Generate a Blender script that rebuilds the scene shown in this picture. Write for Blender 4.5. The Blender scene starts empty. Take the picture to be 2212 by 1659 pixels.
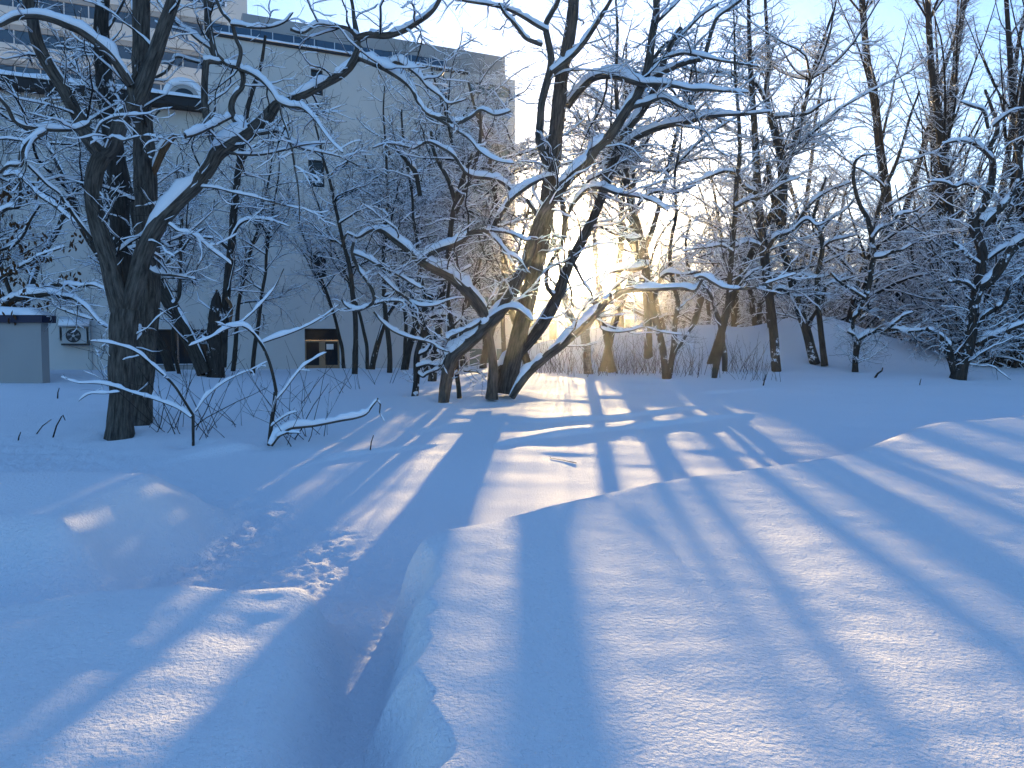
import bpy, math, random
import numpy as np
from mathutils import Vector, Matrix

# ------------------------------------------------------------------ camera
SC = bpy.context.scene
COL = SC.collection
RNG = np.random.default_rng(7)
CAMZ = 1.6
F, CU, CV, HV = 1661.0, 1106.0, 829.5, 745.0        # a 2212 x 1659 view of the photograph
PITCH = math.atan((CV - HV) / F)
cam = bpy.data.cameras.new('camera')
cam.sensor_width = 36.0
cam.lens = F / 2212 * 36
cam.clip_start, cam.clip_end = 0.05, 5000
camo = bpy.data.objects.new('camera', cam)
camo.location = (0, 0, CAMZ)
camo.rotation_euler = (math.pi / 2 - PITCH, 0, 0)
COL.objects.link(camo)
SC.camera = camo

# ------------------------------------------------------------------ light
SUN_EL, SUN_AZ = math.radians(5.75), math.radians(3.25)
w = bpy.data.worlds.new('World')
SC.world = w
w.use_nodes = True
nt = w.node_tree
nt.nodes.clear()
out = nt.nodes.new('ShaderNodeOutputWorld')
bg = nt.nodes.new('ShaderNodeBackground')
sky = nt.nodes.new('ShaderNodeTexSky')
sky.sky_type = 'NISHITA'
sky.sun_disc = False
sky.sun_elevation = SUN_EL
sky.sun_rotation = SUN_AZ
sky.altitude = 50
sky.air_density, sky.dust_density, sky.ozone_density = 1.0, 0.6, 3.6
bg.inputs['Strength'].default_value = 0.15
tint = nt.nodes.new('ShaderNodeMix'); tint.data_type = 'RGBA'; tint.blend_type = 'MULTIPLY'
tint.inputs['Factor'].default_value = 1.0
tint.inputs['B'].default_value = (1.06, 0.985, 1.03, 1)
nt.links.new(sky.outputs[0], tint.inputs['A'])
nt.links.new(tint.outputs['Result'], bg.inputs['Color'])
# the low sun itself and the bright air right round it
tc = nt.nodes.new('ShaderNodeTexCoord')
dot = nt.nodes.new('ShaderNodeVectorMath'); dot.operation = 'DOT_PRODUCT'
sd = Vector((math.sin(SUN_AZ) * math.cos(SUN_EL), math.cos(SUN_AZ) * math.cos(SUN_EL), math.sin(SUN_EL)))
dot.inputs[1].default_value = sd
nrm = nt.nodes.new('ShaderNodeVectorMath'); nrm.operation = 'NORMALIZE'
nt.links.new(tc.outputs['Generated'], nrm.inputs[0])
nt.links.new(nrm.outputs[0], dot.inputs[0])
acos = nt.nodes.new('ShaderNodeMath'); acos.operation = 'ARCCOSINE'
nt.links.new(dot.outputs['Value'], acos.inputs[0])
mr = nt.nodes.new('ShaderNodeMapRange')
mr.inputs['From Min'].default_value = 0.0
mr.inputs['From Max'].default_value = math.radians(16)
nt.links.new(acos.outputs[0], mr.inputs['Value'])
cr = nt.nodes.new('ShaderNodeValToRGB')
cr.color_ramp.interpolation = 'EASE'
els = cr.color_ramp.elements
els[0].position, els[0].color = 0.0, (1, 0.9, 0.62, 1)
els[1].position, els[1].color = 1.0, (0, 0, 0, 1)
for p, c in ((0.030, (1, 0.86, 0.5, 1)), (0.05, (0.16, 0.105, 0.04, 1)), (0.25, (0.045, 0.031, 0.014, 1))):
    e = els.new(p); e.color = c
nt.links.new(mr.outputs['Result'], cr.inputs['Fac'])
bg2 = nt.nodes.new('ShaderNodeBackground')
bg2.inputs['Strength'].default_value = 3.0
nt.links.new(cr.outputs['Color'], bg2.inputs['Color'])
add = nt.nodes.new('ShaderNodeAddShader')
nt.links.new(bg.outputs[0], add.inputs[0]); nt.links.new(bg2.outputs[0], add.inputs[1])
nt.links.new(add.outputs[0], out.inputs['Surface'])

LAMP_AZ, LAMP_EL = math.radians(4.4), math.radians(6.1)
sun = bpy.data.lights.new('sun', 'SUN')
sun.energy = 5.0
sun.angle = math.radians(0.6)
sun.color = (1.0, 0.72, 0.35)
suno = bpy.data.objects.new('sun', sun)
ld = Vector((math.sin(LAMP_AZ) * math.cos(LAMP_EL), math.cos(LAMP_AZ) * math.cos(LAMP_EL), math.sin(LAMP_EL)))
suno.rotation_euler = ld.to_track_quat('Z', 'Y').to_euler()
suno.location = (5, 60, 20)
COL.objects.link(suno)

vs = SC.view_settings
SC.display_settings.display_device = 'sRGB'
vs.view_transform = 'Standard'
vs.look = 'None'
vs.gamma = 1
vs.use_curve_mapping = False
vs.exposure = 1.8
SC.render.engine = 'CYCLES'
cy = SC.cycles
cy.use_denoising = True
try:
    cy.denoiser = 'OPENIMAGEDENOISE'
except Exception:
    pass
cy.max_bounces = 6
cy.diffuse_bounces = 3
cy.glossy_bounces = 2
cy.transmission_bounces = 2
cy.volume_bounces = 0
cy.sample_clamp_indirect = 4

# ------------------------------------------------------------------ helpers
def ray(u, v):
    X, Y = (u - CU) / F, -(v - CV) / F
    d = np.array([X, math.cos(PITCH) + Y * math.sin(PITCH), -math.sin(PITCH) + Y * math.cos(PITCH)])
    return d / d[1]

def at(u, v, d):
    return np.array([0, 0, CAMZ]) + ray(u, v) * d

def sstep(a, b, x):
    t = np.clip((x - a) / (b - a), 0, 1)
    return t * t * (3 - 2 * t)

_perm = np.random.default_rng(3).permutation(512)
_gr = np.random.default_rng(4).uniform(0, 2 * np.pi, 512)
def perlin(x, y):
    x = np.asarray(x, float); y = np.asarray(y, float)
    xi, yi = np.floor(x).astype(int), np.floor(y).astype(int)
    xf, yf = x - xi, y - yi
    u, v = xf ** 3 * (xf * (xf * 6 - 15) + 10), yf ** 3 * (yf * (yf * 6 - 15) + 10)
    def g(ix, iy, dx, dy):
        a = _gr[_perm[(ix + _perm[iy % 512]) % 512]]
        return np.cos(a) * dx + np.sin(a) * dy
    n0 = g(xi, yi, xf, yf) * (1 - u) + g(xi + 1, yi, xf - 1, yf) * u
    n1 = g(xi, yi + 1, xf, yf - 1) * (1 - u) + g(xi + 1, yi + 1, xf - 1, yf - 1) * u
    return (n0 * (1 - v) + n1 * v) * 1.4

def mesh_np(name, V, faces):
    """faces: list of integer arrays (n, k), one per polygon size"""
    me = bpy.data.meshes.new(name)
    V = np.ascontiguousarray(V, dtype=np.float32)
    me.vertices.add(len(V)); me.vertices.foreach_set('co', V.ravel())
    loops = np.concatenate([f.ravel() for f in faces]).astype(np.int32)
    sizes = np.concatenate([np.full(len(f), f.shape[1]) for f in faces]).astype(np.int32)
    starts = np.concatenate([[0], np.cumsum(sizes)[:-1]]).astype(np.int32)
    me.loops.add(len(loops)); me.loops.foreach_set('vertex_index', loops)
    me.polygons.add(len(sizes))
    me.polygons.foreach_set('loop_start', starts)
    try:
        me.polygons.foreach_set('loop_total', sizes)
    except Exception:
        pass
    me.polygons.foreach_set('use_smooth', np.zeros(len(me.polygons), dtype=bool))
    me.update(calc_edges=True)
    return me

def smooth(me):
    me.polygons.foreach_set('use_smooth', np.ones(len(me.polygons), dtype=bool))
    return me

def link(name, me, mat, parent=None, kind=None):
    o = bpy.data.objects.new(name, me)
    COL.objects.link(o)
    if mat is not None and not me.materials:
        me.materials.append(mat)
    if parent is not None:
        o.parent = parent
    if kind:
        o['kind'] = kind
    return o

def thing(name, label, cat, loc=(0, 0, 0), group=None, rotz=0):
    o = bpy.data.objects.new(name, None)
    o.empty_display_size = 0.3
    COL.objects.link(o)
    o.location = loc; o.rotation_euler = (0, 0, rotz)
    o['label'] = label; o['category'] = cat
    if group:
        o['group'] = group
    return o

BOXF = np.array([(0, 3, 2, 1), (4, 5, 6, 7), (0, 1, 5, 4), (1, 2, 6, 5), (2, 3, 7, 6), (3, 0, 4, 7)])
def boxes(name, lst):
    """lst of (x0,x1,y0,y1,z0,z1) in one mesh"""
    V, Fs = [], []
    for i, (a, b, c, d, e, f) in enumerate(lst):
        V += [(a, c, e), (b, c, e), (b, d, e), (a, d, e), (a, c, f), (b, c, f), (b, d, f), (a, d, f)]
        Fs.append(BOXF + 8 * i)
    return mesh_np(name, np.array(V), [np.concatenate(Fs)])

def prism(name, poly, axis_y0, axis_y1):
    """polygon in (x, z), extruded along y"""
    n = len(poly)
    V = [(x, axis_y0, z) for x, z in poly] + [(x, axis_y1, z) for x, z in poly]
    side = np.array([(i, (i + 1) % n, n + (i + 1) % n, n + i) for i in range(n)])
    caps = np.array([list(range(n))[::-1], list(range(n, 2 * n))])
    return mesh_np(name, np.array(V), [side, caps])

# ------------------------------------------------------------------ materials
def mat(name, col=(0.5, 0.5, 0.5), rough=0.7, spec=0.3, metal=0):
    m = bpy.data.materials.new(name)
    m.use_nodes = True
    b = m.node_tree.nodes['Principled BSDF']
    b.inputs['Base Color'].default_value = (*col, 1)
    b.inputs['Roughness'].default_value = rough
    b.inputs['Specular IOR Level'].default_value = spec
    b.inputs['Metallic'].default_value = metal
    return m

def nodes(m):
    t = m.node_tree
    return t, t.nodes['Principled BSDF']

def noise_node(t, vec, scale, detail=4, rough=0.6):
    n = t.nodes.new('ShaderNodeTexNoise')
    n.inputs['Scale'].default_value = scale
    n.inputs['Detail'].default_value = detail
    n.inputs['Roughness'].default_value = rough
    if vec is not None:
        t.links.new(vec, n.inputs['Vector'])
    return n

def ramp(t, fac, stops):
    r = t.nodes.new('ShaderNodeValToRGB')
    e = r.color_ramp.elements
    while len(e) < len(stops):
        e.new(0.5)
    for el, (p, c) in zip(e, stops):
        el.position = p; el.color = (*c, 1)
    t.links.new(fac, r.inputs['Fac'])
    return r

def bump(t, b, height, strength, dist, chain=None):
    n = t.nodes.new('ShaderNodeBump')
    n.inputs['Strength'].default_value = strength
    n.inputs['Distance'].default_value = dist
    t.links.new(height, n.inputs['Height'])
    if chain is not None:
        t.links.new(chain.outputs[0], n.inputs['Normal'])
    t.links.new(n.outputs[0], b.inputs['Normal'])
    return n

def make_snow_ground():
    m = mat('snow_ground', (0.85, 0.855, 0.89), 0.8, 0.06)
    t, b = nodes(m)
    g = t.nodes.new('ShaderNodeNewGeometry')
    n1 = noise_node(t, g.outputs['Position'], 44, 4, 0.62)
    n2 = noise_node(t, g.outputs['Position'], 7, 3, 0.5)
    n3 = noise_node(t, g.outputs['Position'], 170, 2, 0.5)
    c = bump(t, b, n2.outputs['Fac'], 0.5, 0.02)
    c = bump(t, b, n1.outputs['Fac'], 1.0, 0.026, c)
    bump(t, b, n3.outputs['Fac'], 0.5, 0.003, c)
    return m

def make_snow_branch():
    m = mat('snow_on_wood', (0.85, 0.88, 0.93), 0.6, 0.2)
    t, b = nodes(m)
    g = t.nodes.new('ShaderNodeNewGeometry')
    n1 = noise_node(t, g.outputs['Position'], 35, 3, 0.6)
    bump(t, b, n1.outputs['Fac'], 0.6, 0.012)
    return m

def make_bark(name, dark, light, fleck=0.0, uv=True, sx=26.0, sy=3.5):
    m = mat(name, light, 0.9, 0.15)
    t, b = nodes(m)
    if uv:
        u = t.nodes.new('ShaderNodeUVMap')
        src = u.outputs[0]
    else:
        u = t.nodes.new('ShaderNodeTexCoord')
        src = u.outputs['Object']
    mp = t.nodes.new('ShaderNodeMapping')
    mp.inputs['Scale'].default_value = (sx, sy, 1) if uv else (sx, sx, sy)
    t.links.new(src, mp.inputs['Vector'])
    n1 = noise_node(t, mp.outputs[0], 1.0, 5, 0.65)
    r = ramp(t, n1.outputs['Fac'], [(0.36, dark), (0.66, light)])
    g = t.nodes.new('ShaderNodeNewGeometry')
    n2 = noise_node(t, g.outputs['Position'], 9, 5, 0.7)
    bump(t, b, n1.outputs['Fac'], 0.9, 0.03)
    if fleck > 0:
        n2b = noise_node(t, g.outputs['Position'], 2.2, 2, 0.5)
        ad = t.nodes.new('ShaderNodeMath'); ad.operation = 'ADD'
        t.links.new(n2.outputs['Fac'], ad.inputs[0]); t.links.new(n2b.outputs['Fac'], ad.inputs[1])
        th = t.nodes.new('ShaderNodeMapRange')
        th.inputs['From Min'].default_value = 1.30 - fleck * 0.4
        th.inputs['From Max'].default_value = 1.36 - fleck * 0.4
        t.links.new(ad.outputs[0], th.inputs['Value'])
        mx = t.nodes.new('ShaderNodeMix'); mx.data_type = 'RGBA'
        t.links.new(th.outputs[0], mx.inputs['Factor'])
        t.links.new(r.outputs[0], mx.inputs['A'])
        mx.inputs['B'].default_value = (0.8, 0.84, 0.9, 1)
        t.links.new(mx.outputs['Result'], b.inputs['Base Color'])
    else:
        t.links.new(r.outputs[0], b.inputs['Base Color'])
    return m

def make_wall(name, c0, c1, scale=0.35):
    m = mat(name, c1, 0.85, 0.2)
    t, b = nodes(m)
    g = t.nodes.new('ShaderNodeTexCoord')
    mp = t.nodes.new('ShaderNodeMapping')
    mp.inputs['Scale'].default_value = (1, 1, 0.35)
    t.links.new(g.outputs['Object'], mp.inputs['Vector'])
    n1 = noise_node(t, mp.outputs[0], scale, 6, 0.65)
    r = ramp(t, n1.outputs['Fac'], [(0.3, c0), (0.7, c1)])
    t.links.new(r.outputs[0], b.inputs['Base Color'])
    n2 = noise_node(t, g.outputs['Object'], 40, 3, 0.6)
    bump(t, b, n2.outputs['Fac'], 0.25, 0.01)
    return m

M = {}
M['snow'] = make_snow_ground()
M['bsnow'] = make_snow_branch()
M['bark'] = make_bark('furrowed_bark', (0.035, 0.03, 0.026), (0.15, 0.13, 0.11))
M['bark_fleck'] = make_bark('snow_flecked_bark', (0.02, 0.019, 0.018), (0.07, 0.062, 0.055), 0.35)
M['bark_dark'] = make_bark('dark_bark', (0.025, 0.022, 0.02), (0.085, 0.075, 0.062), 0.1)
M['bark_black'] = make_bark('blackish_bark', (0.010, 0.009, 0.009), (0.034, 0.030, 0.028), 0.12)
M['bark_birch'] = make_bark('birch_bark', (0.12, 0.10, 0.09), (0.42, 0.38, 0.34), 0.05, True, 3.0, 14.0)
M['wood_torn'] = make_bark('torn_wood', (0.09, 0.05, 0.03), (0.24, 0.14, 0.08))
M['twig'] = mat('twig_bark', (0.028, 0.024, 0.022), 0.9, 0.1)
M['twig_black'] = mat('black_twig_bark', (0.012, 0.011, 0.011), 0.9, 0.1)
M['twig_warm'] = mat('reddish_twig_bark', (0.075, 0.055, 0.045), 0.9, 0.1)
M['wall'] = make_wall('pale_render', (0.52, 0.51, 0.49), (0.59, 0.58, 0.555))
M['wall2'] = make_wall('grey_render', (0.30, 0.30, 0.30), (0.36, 0.36, 0.355))
M['wallw'] = make_wall('white_panel', (0.55, 0.55, 0.54), (0.62, 0.62, 0.61))
M['dark'] = mat('dark_frame', (0.025, 0.024, 0.026), 0.5, 0.4)
M['eave'] = mat('black_fascia', (0.012, 0.012, 0.015), 0.5, 0.3)
M['navy'] = mat('navy_cap', (0.015, 0.02, 0.05), 0.5, 0.3)
M['glass'] = mat('window_glass', (0.012, 0.018, 0.025), 0.08, 0.3)
M['glass_blue'] = mat('blue_tinted_glass', (0.03, 0.07, 0.12), 0.1, 0.4)
M['glass_teal'] = mat('teal_glass', (0.10, 0.16, 0.16), 0.15, 0.6)
M['frame_w'] = mat('white_mullion', (0.6, 0.62, 0.64), 0.5, 0.3)
M['door_wood'] = mat('tan_door_frame', (0.30, 0.20, 0.12), 0.5, 0.3)
M['ac'] = make_wall('ac_casing', (0.42, 0.43, 0.42), (0.5, 0.5, 0.49), 2)
M['metal'] = mat('galvanised', (0.22, 0.23, 0.25), 0.5, 0.4, 0.3)
M['paper'] = mat('paper', (0.7, 0.7, 0.68), 0.8, 0.1)
M['leaf'] = mat('dry_brown_leaf', (0.09, 0.045, 0.022), 0.8, 0.15)

# ------------------------------------------------------------------ ground
_ky = [-60, 3.2, 5.4, 8.5, 11.5, 16, 19, 23, 28, 40, 60, 600]
_kz = [-1.40, -1.42, -1.66, -1.56, -1.38, -1.06, -0.93, -0.86, -0.98, -1.28, -1.5, -1.5]
_gy = np.arange(-20, 80, 0.05)
_gz = np.interp(_gy, _ky, _kz)
_k = np.exp(-0.5 * (np.arange(-60, 61) * 0.05 / 0.8) ** 2); _k /= _k.sum()
_gz = np.convolve(np.pad(_gz, 60, mode='edge'), _k, mode='valid')
def smooth_interp(xs, ys, sig=0.35, lo=-30, hi=30):
    g = np.arange(lo, hi, 0.03)
    z = np.interp(g, xs, ys)
    n = int(3 * sig / 0.03)
    k = np.exp(-0.5 * (np.arange(-n, n + 1) * 0.03 / sig) ** 2); k /= k.sum()
    z = np.convolve(np.pad(z, n, mode='edge'), k, mode='valid')
    return lambda x: np.interp(x, g, z)
_cR = smooth_interp([-4, -0.42, 0.29, 1.37, 2.4, 3.97, 5.73, 7.5, 12, 30], [3.0, 4.2, 5.15, 6.1, 6.75, 8.3, 10.2, 11.3, 14.5, 26])
_cL = smooth_interp([-8, -4, -2.16, -1.9, -1.67, -1.28, -1.01, -0.79, 0], [2.4, 2.85, 3.26, 3.48, 3.57, 3.47, 3.58, 3.4, 3.2], 0.10)
_hump = smooth_interp([-30, 0.3, 1.2, 2.2, 3.6, 4.6, 5.6, 6.6, 9, 30], [0, 0, 0.02, 0.0, -0.03, 0.02, 0.08, 0.0, 0.05, 0.0], 0.4)
LEDGES = []
WELLS = []
PATH = np.array([(-0.45, -2), (-0.47, 1.5), (-0.52, 3), (-0.72, 4.6), (-1.7, 5.5), (-2.9, 6.9), (-5.2, 9.2), (-9, 11.5), (-16, 14)])
def path_dist(x, y):
    d = np.full(x.shape, 1e9)
    for a, b in zip(PATH[:-1], PATH[1:]):
        ab = b - a
        t = np.clip(((x - a[0]) * ab[0] + (y - a[1]) * ab[1]) / (ab @ ab), 0, 1)
        d = np.minimum(d, np.hypot(x - a[0] - t * ab[0], y - a[1] - t * ab[1]))
    return d

def zrel(x, y):
    x = np.asarray(x, float); y = np.asarray(y, float)
    ye = y - np.where(x > 0, 0.42 * np.minimum(x, 14), 0.16 * np.maximum(x, -14)) * sstep(4, 9, y) * (1 - sstep(18, 34, y))
    z = np.interp(ye, _gy, _gz)
    # drifting unevenness
    far = sstep(6, 9, y)
    z = z + (0.035 * perlin(x * 0.32 + 3, y * 0.55) + 0.014 * perlin(x * 0.8, y * 1.7 + 9)) * (0.4 + 0.6 * far)
    for (fx, x0, x1, h, wn, wf) in LEDGES:
        tt = y - fx(x)
        p = np.where(tt < 0, np.exp(-(tt / wn) ** 2), np.exp(-(tt / wf) ** 2))
        z = z + h * p * sstep(x0, x0 + 0.5, x) * (1 - sstep(x1 - 2.2, x1 + 0.6, x)) * (1 + 0.6 * perlin(x * 1.3, y * 0.2 + 5))
    for wx, wy in WELLS:
        r2 = (x - wx) ** 2 + (y - wy) ** 2
        z = z + 0.06 * np.exp(-r2 / 0.42) - 0.13 * np.exp(-r2 / 0.07)
    # trodden path
    pd = path_dist(x, y)
    pw = (1 - sstep(0.25, 0.6 + 0.7 * sstep(3.5, 5.5, y), pd)) * (1 - sstep(10, 13, y))
    z = z - 0.02 * pw + pw * (0.020 * perlin(x * 4, y * 4) + 0.014 * perlin(x * 11, y * 11) + 0.008 * perlin(x * 24, y * 24)) * (0.4 + 0.8 * sstep(3.0, 4.6, y))
    # bank to the right of the path
    s = (_cR(x) - y) * 0.72
    e = np.interp(y, [0, 2.2, 2.6, 3.3, 4.2, 5], [-0.10, -0.24, -0.29, -0.36, -0.43, -0.45]) + 0.10 * perlin(y * 2.1, 0.5 + 0 * y) + 0.03 * perlin(y * 6, 3.5 + 0 * y) + 0.02 * perlin(x * 8, y * 8)
    wR = sstep(-1.15, 0.16, s) * sstep(e - 0.19, e + 0.05, x)
    sp = np.maximum(s, 0)
    zR = -1.05 - 0.045 * np.minimum(sp, 4) - 0.012 * np.maximum(sp - 4, 0) + _hump(x) * np.exp(-(s / 1.2) ** 2) + 0.018 * perlin(x * 0.7 + 1, y * 0.7) + 0.007 * perlin(x * 2.1, y * 2.1) + 0.004 * perlin(x * 6, y * 6)
    z = z + (zR - z) * wR
    # near bank to the left of the path
    e2 = np.interp(y, [0, 2.27, 2.95, 3.4, 4], [-0.55, -0.64, -0.75, -0.82, -0.93]) + 0.03 * perlin(y * 3, 7.5 + 0 * y)
    s2 = _cL(x) - y
    wL = sstep(-0.75, 0.06, s2) * (1 - sstep(e2 - 0.15, e2 + 0.13, x))
    zL = -1.13 - 0.06 * np.minimum(np.maximum(s2, 0), 3) + 0.03 * perlin(x * 1.1 + 5, y * 1.1) + 0.012 * perlin(x * 3, y * 3) + 0.004 * perlin(x * 7, y * 7)
    z = z + (zL - z) * wL
    # far left mound
    xm = x + 0.15 * perlin(y * 1.5, 2.5 + 0 * y)
    wM = sstep(4.25, 4.95, y + 0.12 * (x + 3)) * (1 - sstep(6.0, 7.6, y)) * (1 - sstep(-2.95, -2.35, xm))
    zM = -1.12 + 0.10 * (y - 4.9) + 0.04 * perlin(x * 0.9, y * 1.2 + 3)
    z = z + (zM - z) * wM
    # ploughed heaps behind the trees
    def g(cx, cyy, sx, sy, h):
        return h * np.exp(-((x - cx) / sx) ** 2 - ((y - cyy) / sy) ** 2)
    n = 1 + 0.35 * perlin(x * 0.28, y * 0.3 + 4)
    z = z + n * (g(2.6, 34, 3.2, 2.6, 1.35) + g(5.2, 36, 2.2, 2.4, 1.1) + g(9.0, 30.5, 3.3, 3.0, 1.55) + g(13.0, 30, 3.6, 3.2, 1.35) + g(5.2, 32, 3.0, 2.2, 0.75))
    z = z + n * (g(-13, 21, 3.5, 1.8, 0.22) + g(-7, 26.5, 4, 2.0, 0.15) + g(-11, 16.5, 2.0, 1.0, 0.12))
    # land rising into the wood on the right
    z = z + 16 * sstep(55, 170, y + 0.25 * x) * sstep(4, 45, x)
    return z

def ground_uv(u, v):
    d = ray(u, v)
    ys = np.geomspace(1.5, 140, 900)
    zz = zrel(d[0] * ys, ys)
    hit = np.nonzero(d[2] * ys < zz)[0]
    if len(hit) == 0:
        y = 60.0
    else:
        a, b = ys[max(hit[0] - 1, 0)], ys[hit[0]]
        for _ in range(14):
            m = 0.5 * (a + b)
            if d[2] * m < float(zrel(np.array([d[0] * m]), np.array([m]))[0]): b = m
            else: a = m
        y = b
    return np.array([d[0] * y, y, CAMZ + d[2] * y])

def gz(x, y):
    return CAMZ + float(zrel(np.array([x]), np.array([y]))[0])

def ledge(uvs, h, wn=0.10, wf=0.55):
    p = np.array([ground_uv(*q) for q in uvs])
    p0, p1 = p[0] - (p[1] - p[0]) / max(p[1, 0] - p[0, 0], .1) * 3, p[-1] + (p[-1] - p[-2]) / max(p[-1, 0] - p[-2, 0], .1) * 4
    q = np.concatenate([[p0], p, [p1]])
    f = smooth_interp(q[:, 0], q[:, 1], 0.25)
    LEDGES.append((f, p[0, 0], p[-1, 0], h, wn, wf))
_ld = [([(1085, 905), (1180, 912), (1300, 905), (1400, 895), (1575, 868)], 0.05, 0.12, 0.6),
       ([(1040, 968), (1120, 950), (1230, 936), (1340, 927), (1470, 912), (1650, 893)], 0.055, 0.12, 0.7),
       ([(860, 940), (930, 925), (1010, 912)], 0.06, 0.09, 0.5),
       ([(620, 1018), (700, 990), (790, 978), (960, 958)], 0.085, 0.10, 0.6),
       ([(330, 1000), (460, 985), (620, 965), (740, 950)], 0.08, 0.10, 0.6),
       ([(390, 1062), (480, 1045), (570, 1020)], 0.06, 0.09, 0.5),
       ([(930, 893), (1010, 885)], 0.05, 0.09, 0.5),
       ([(1500, 850), (1700, 838)], 0.05, 0.09, 0.5)]
_tmp = []
for q in _ld:
    ledge(*q); _tmp.append(LEDGES.pop())
LEDGES = _tmp
WELLS = [ground_uv(*q)[:2] for q in ((258, 946), (306, 915), (440, 812), (470, 816), (1060, 856), (1090, 850), (965, 868), (895, 855), (933, 834), (995, 860), (1270, 808), (1320, 805), (1440, 818), (1542, 816), (1677, 802), (1760, 787), (1782, 792), (1848, 803), (2078, 820), (417, 962), (584, 962))]

def build_ground():
    rows = np.concatenate([-np.geomspace(30, 0.5, 14), np.linspace(-0.2, 1.2, 10), np.geomspace(1.3, 45, 620), np.geomspace(46, 320, 70)])
    c = np.linspace(-0.82, 0.82, 640)
    ext = np.geomspace(0.835, 3, 26)
    cols = np.concatenate([-ext[::-1], c, ext])
    wd = np.maximum(rows, 1.3) + np.where(rows < 1.3, (1.3 - rows) * 0.6, 0)
    X = cols[None, :] * wd[:, None]
    Y = np.repeat(rows[:, None], len(cols), 1)
    Z = CAMZ + zrel(X, Y)
    nr, nc = X.shape
    V = np.stack([X, Y, Z], -1).reshape(-1, 3)
    i = (np.arange(nr - 1)[:, None] * nc + np.arange(nc - 1)[None, :]).ravel()
    me = smooth(mesh_np('snow_field', V, [np.stack([i, i + 1, i + nc + 1, i + nc], 1)]))
    link('snow_ground', me, M['snow'], None, 'structure')
build_ground()

# ------------------------------------------------------------------ wood: sweeps, growth, snow
def norm(a):
    return a / np.maximum(np.linalg.norm(a, axis=-1, keepdims=True), 1e-9)

def sweep(P, R, k):
    """P (B,n,3), R (B,n): thin tubes, returns V, F"""
    B, n, _ = P.shape
    T = norm(np.gradient(P, axis=1))
    mT = np.abs(T.mean(1))
    ref = np.eye(3)[np.argmin(mT, axis=1)][:, None, :]
    S = norm(np.cross(T, ref)); U = np.cross(S, T)
    a = np.arange(k) * 2 * np.pi / k
    ring = P[:, :, None, :] + R[:, :, None, None] * (np.cos(a)[None, None, :, None] * S[:, :, None, :] + np.sin(a)[None, None, :, None] * U[:, :, None, :])
    return ring.reshape(-1, 3), tube_faces(B, n, k)

def tube_faces(B, n, k):
    j = np.arange(k); j2 = (j + 1) % k
    i = np.arange(n - 1)
    f = np.stack([i[:, None] * k + j, i[:, None] * k + j2, (i[:, None] + 1) * k + j2, (i[:, None] + 1) * k + j], -1).reshape(-1, 4)
    return (f[None] + (np.arange(B) * n * k)[:, None, None]).reshape(-1, 4)

def snow_sweep(P, R, k=6, amount=1.0, cap=0.10, gap=0.12, seed=0):
    """snow lying along the top of the wood"""
    rng = np.random.default_rng(seed + 11)
    B, n, _ = P.shape
    T = norm(np.gradient(P, axis=1))
    hz = np.sqrt(np.clip(1 - T[..., 2] ** 2, 0, 1))
    side = norm(np.cross(T, np.array([0, 0, 1.0])) + 1e-6)
    up = np.cross(side, T)
    up = up * np.sign(up[..., 2:3] + 1e-9)
    f = sstep(0.38, 0.85, hz)
    nz = rng.uniform(0.55, 1.3, (B, n))
    nz[rng.random((B, n)) < gap] = 0.0
    if n > 5:
        nz = 0.25 * np.roll(nz, 1, 1) + 0.5 * nz + 0.25 * np.roll(nz, -1, 1)
    if n > 14:
        run = np.concatenate([np.zeros((B, 1)), np.cumsum(np.linalg.norm(np.diff(P, axis=1), axis=2), 1)], 1)
        lo = perlin(run * 1.7 + seed * 3.1, np.arange(B)[:, None] * 7.3 + 0.5 + 0 * run) + 0.5 * perlin(run * 5.0 + seed, np.arange(B)[:, None] * 3.3 + 0.2 + 0 * run)
        nz = nz * np.clip(1.0 + 0.75 * lo, 0.0, 1.7) * sstep(-0.75, -0.45, lo)
    f = f * nz * amount
    f[:, -1] = 0; f[:, 0] *= 0.6
    h = np.minimum(0.022 + 1.05 * R, cap) * f
    wd = (0.95 * R + 0.009) * np.minimum(f * 1.6, 1.08)
    C = P + up * (R * 0.55)[..., None]
    a = np.arange(k) * 2 * np.pi / k
    sa = np.sin(a)
    yy = np.where(sa > 0, sa, 0.25 * sa)
    ring = C[:, :, None, :] + side[:, :, None, :] * (wd[..., None] * np.cos(a))[..., None] + up[:, :, None, :] * (np.where(sa > 0, (h + R * 0.5)[..., None] * sa * (f > 0.02)[..., None], 0.5 * R[..., None] * sa))[..., None]
    return ring.reshape(-1, 3), tube_faces(B, n, k)

def join(parts):
    V, Fs, o = [], [], 0
    for v, f in parts:
        V.append(v); Fs.append(f + o); o += len(v)
    return np.concatenate(V), np.concatenate(Fs)

def resample(P, R, n):
    s = np.concatenate([[0], np.cumsum(np.linalg.norm(np.diff(P, axis=0), axis=1))])
    q = np.linspace(0, s[-1], n)
    return np.stack([np.interp(q, s, P[:, i]) for i in range(3)], 1), np.interp(q, s, R)

def catmull(P, R, step):
    P4 = np.concatenate([P, R[:, None]], 1)
    P4 = np.concatenate([[2 * P4[0] - P4[1]], P4, [2 * P4[-1] - P4[-2]]])
    res = []
    for i in range(1, len(P4) - 2):
        L = np.linalg.norm(P4[i + 1, :3] - P4[i, :3])
        m = max(2, int(L / step))
        t = np.linspace(0, 1, m, endpoint=False)[:, None]
        a, b, c, d = P4[i - 1], P4[i], P4[i + 1], P4[i + 2]
        res.append(0.5 * (2 * b + (c - a) * t + (2 * a - 5 * b + 4 * c - d) * t ** 2 + (3 * b - a - 3 * c + d) * t ** 3))
    res.append(P4[-2:-1])
    q = np.concatenate(res)
    return q[:, :3], np.maximum(q[:, 3], 0.003)

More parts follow.
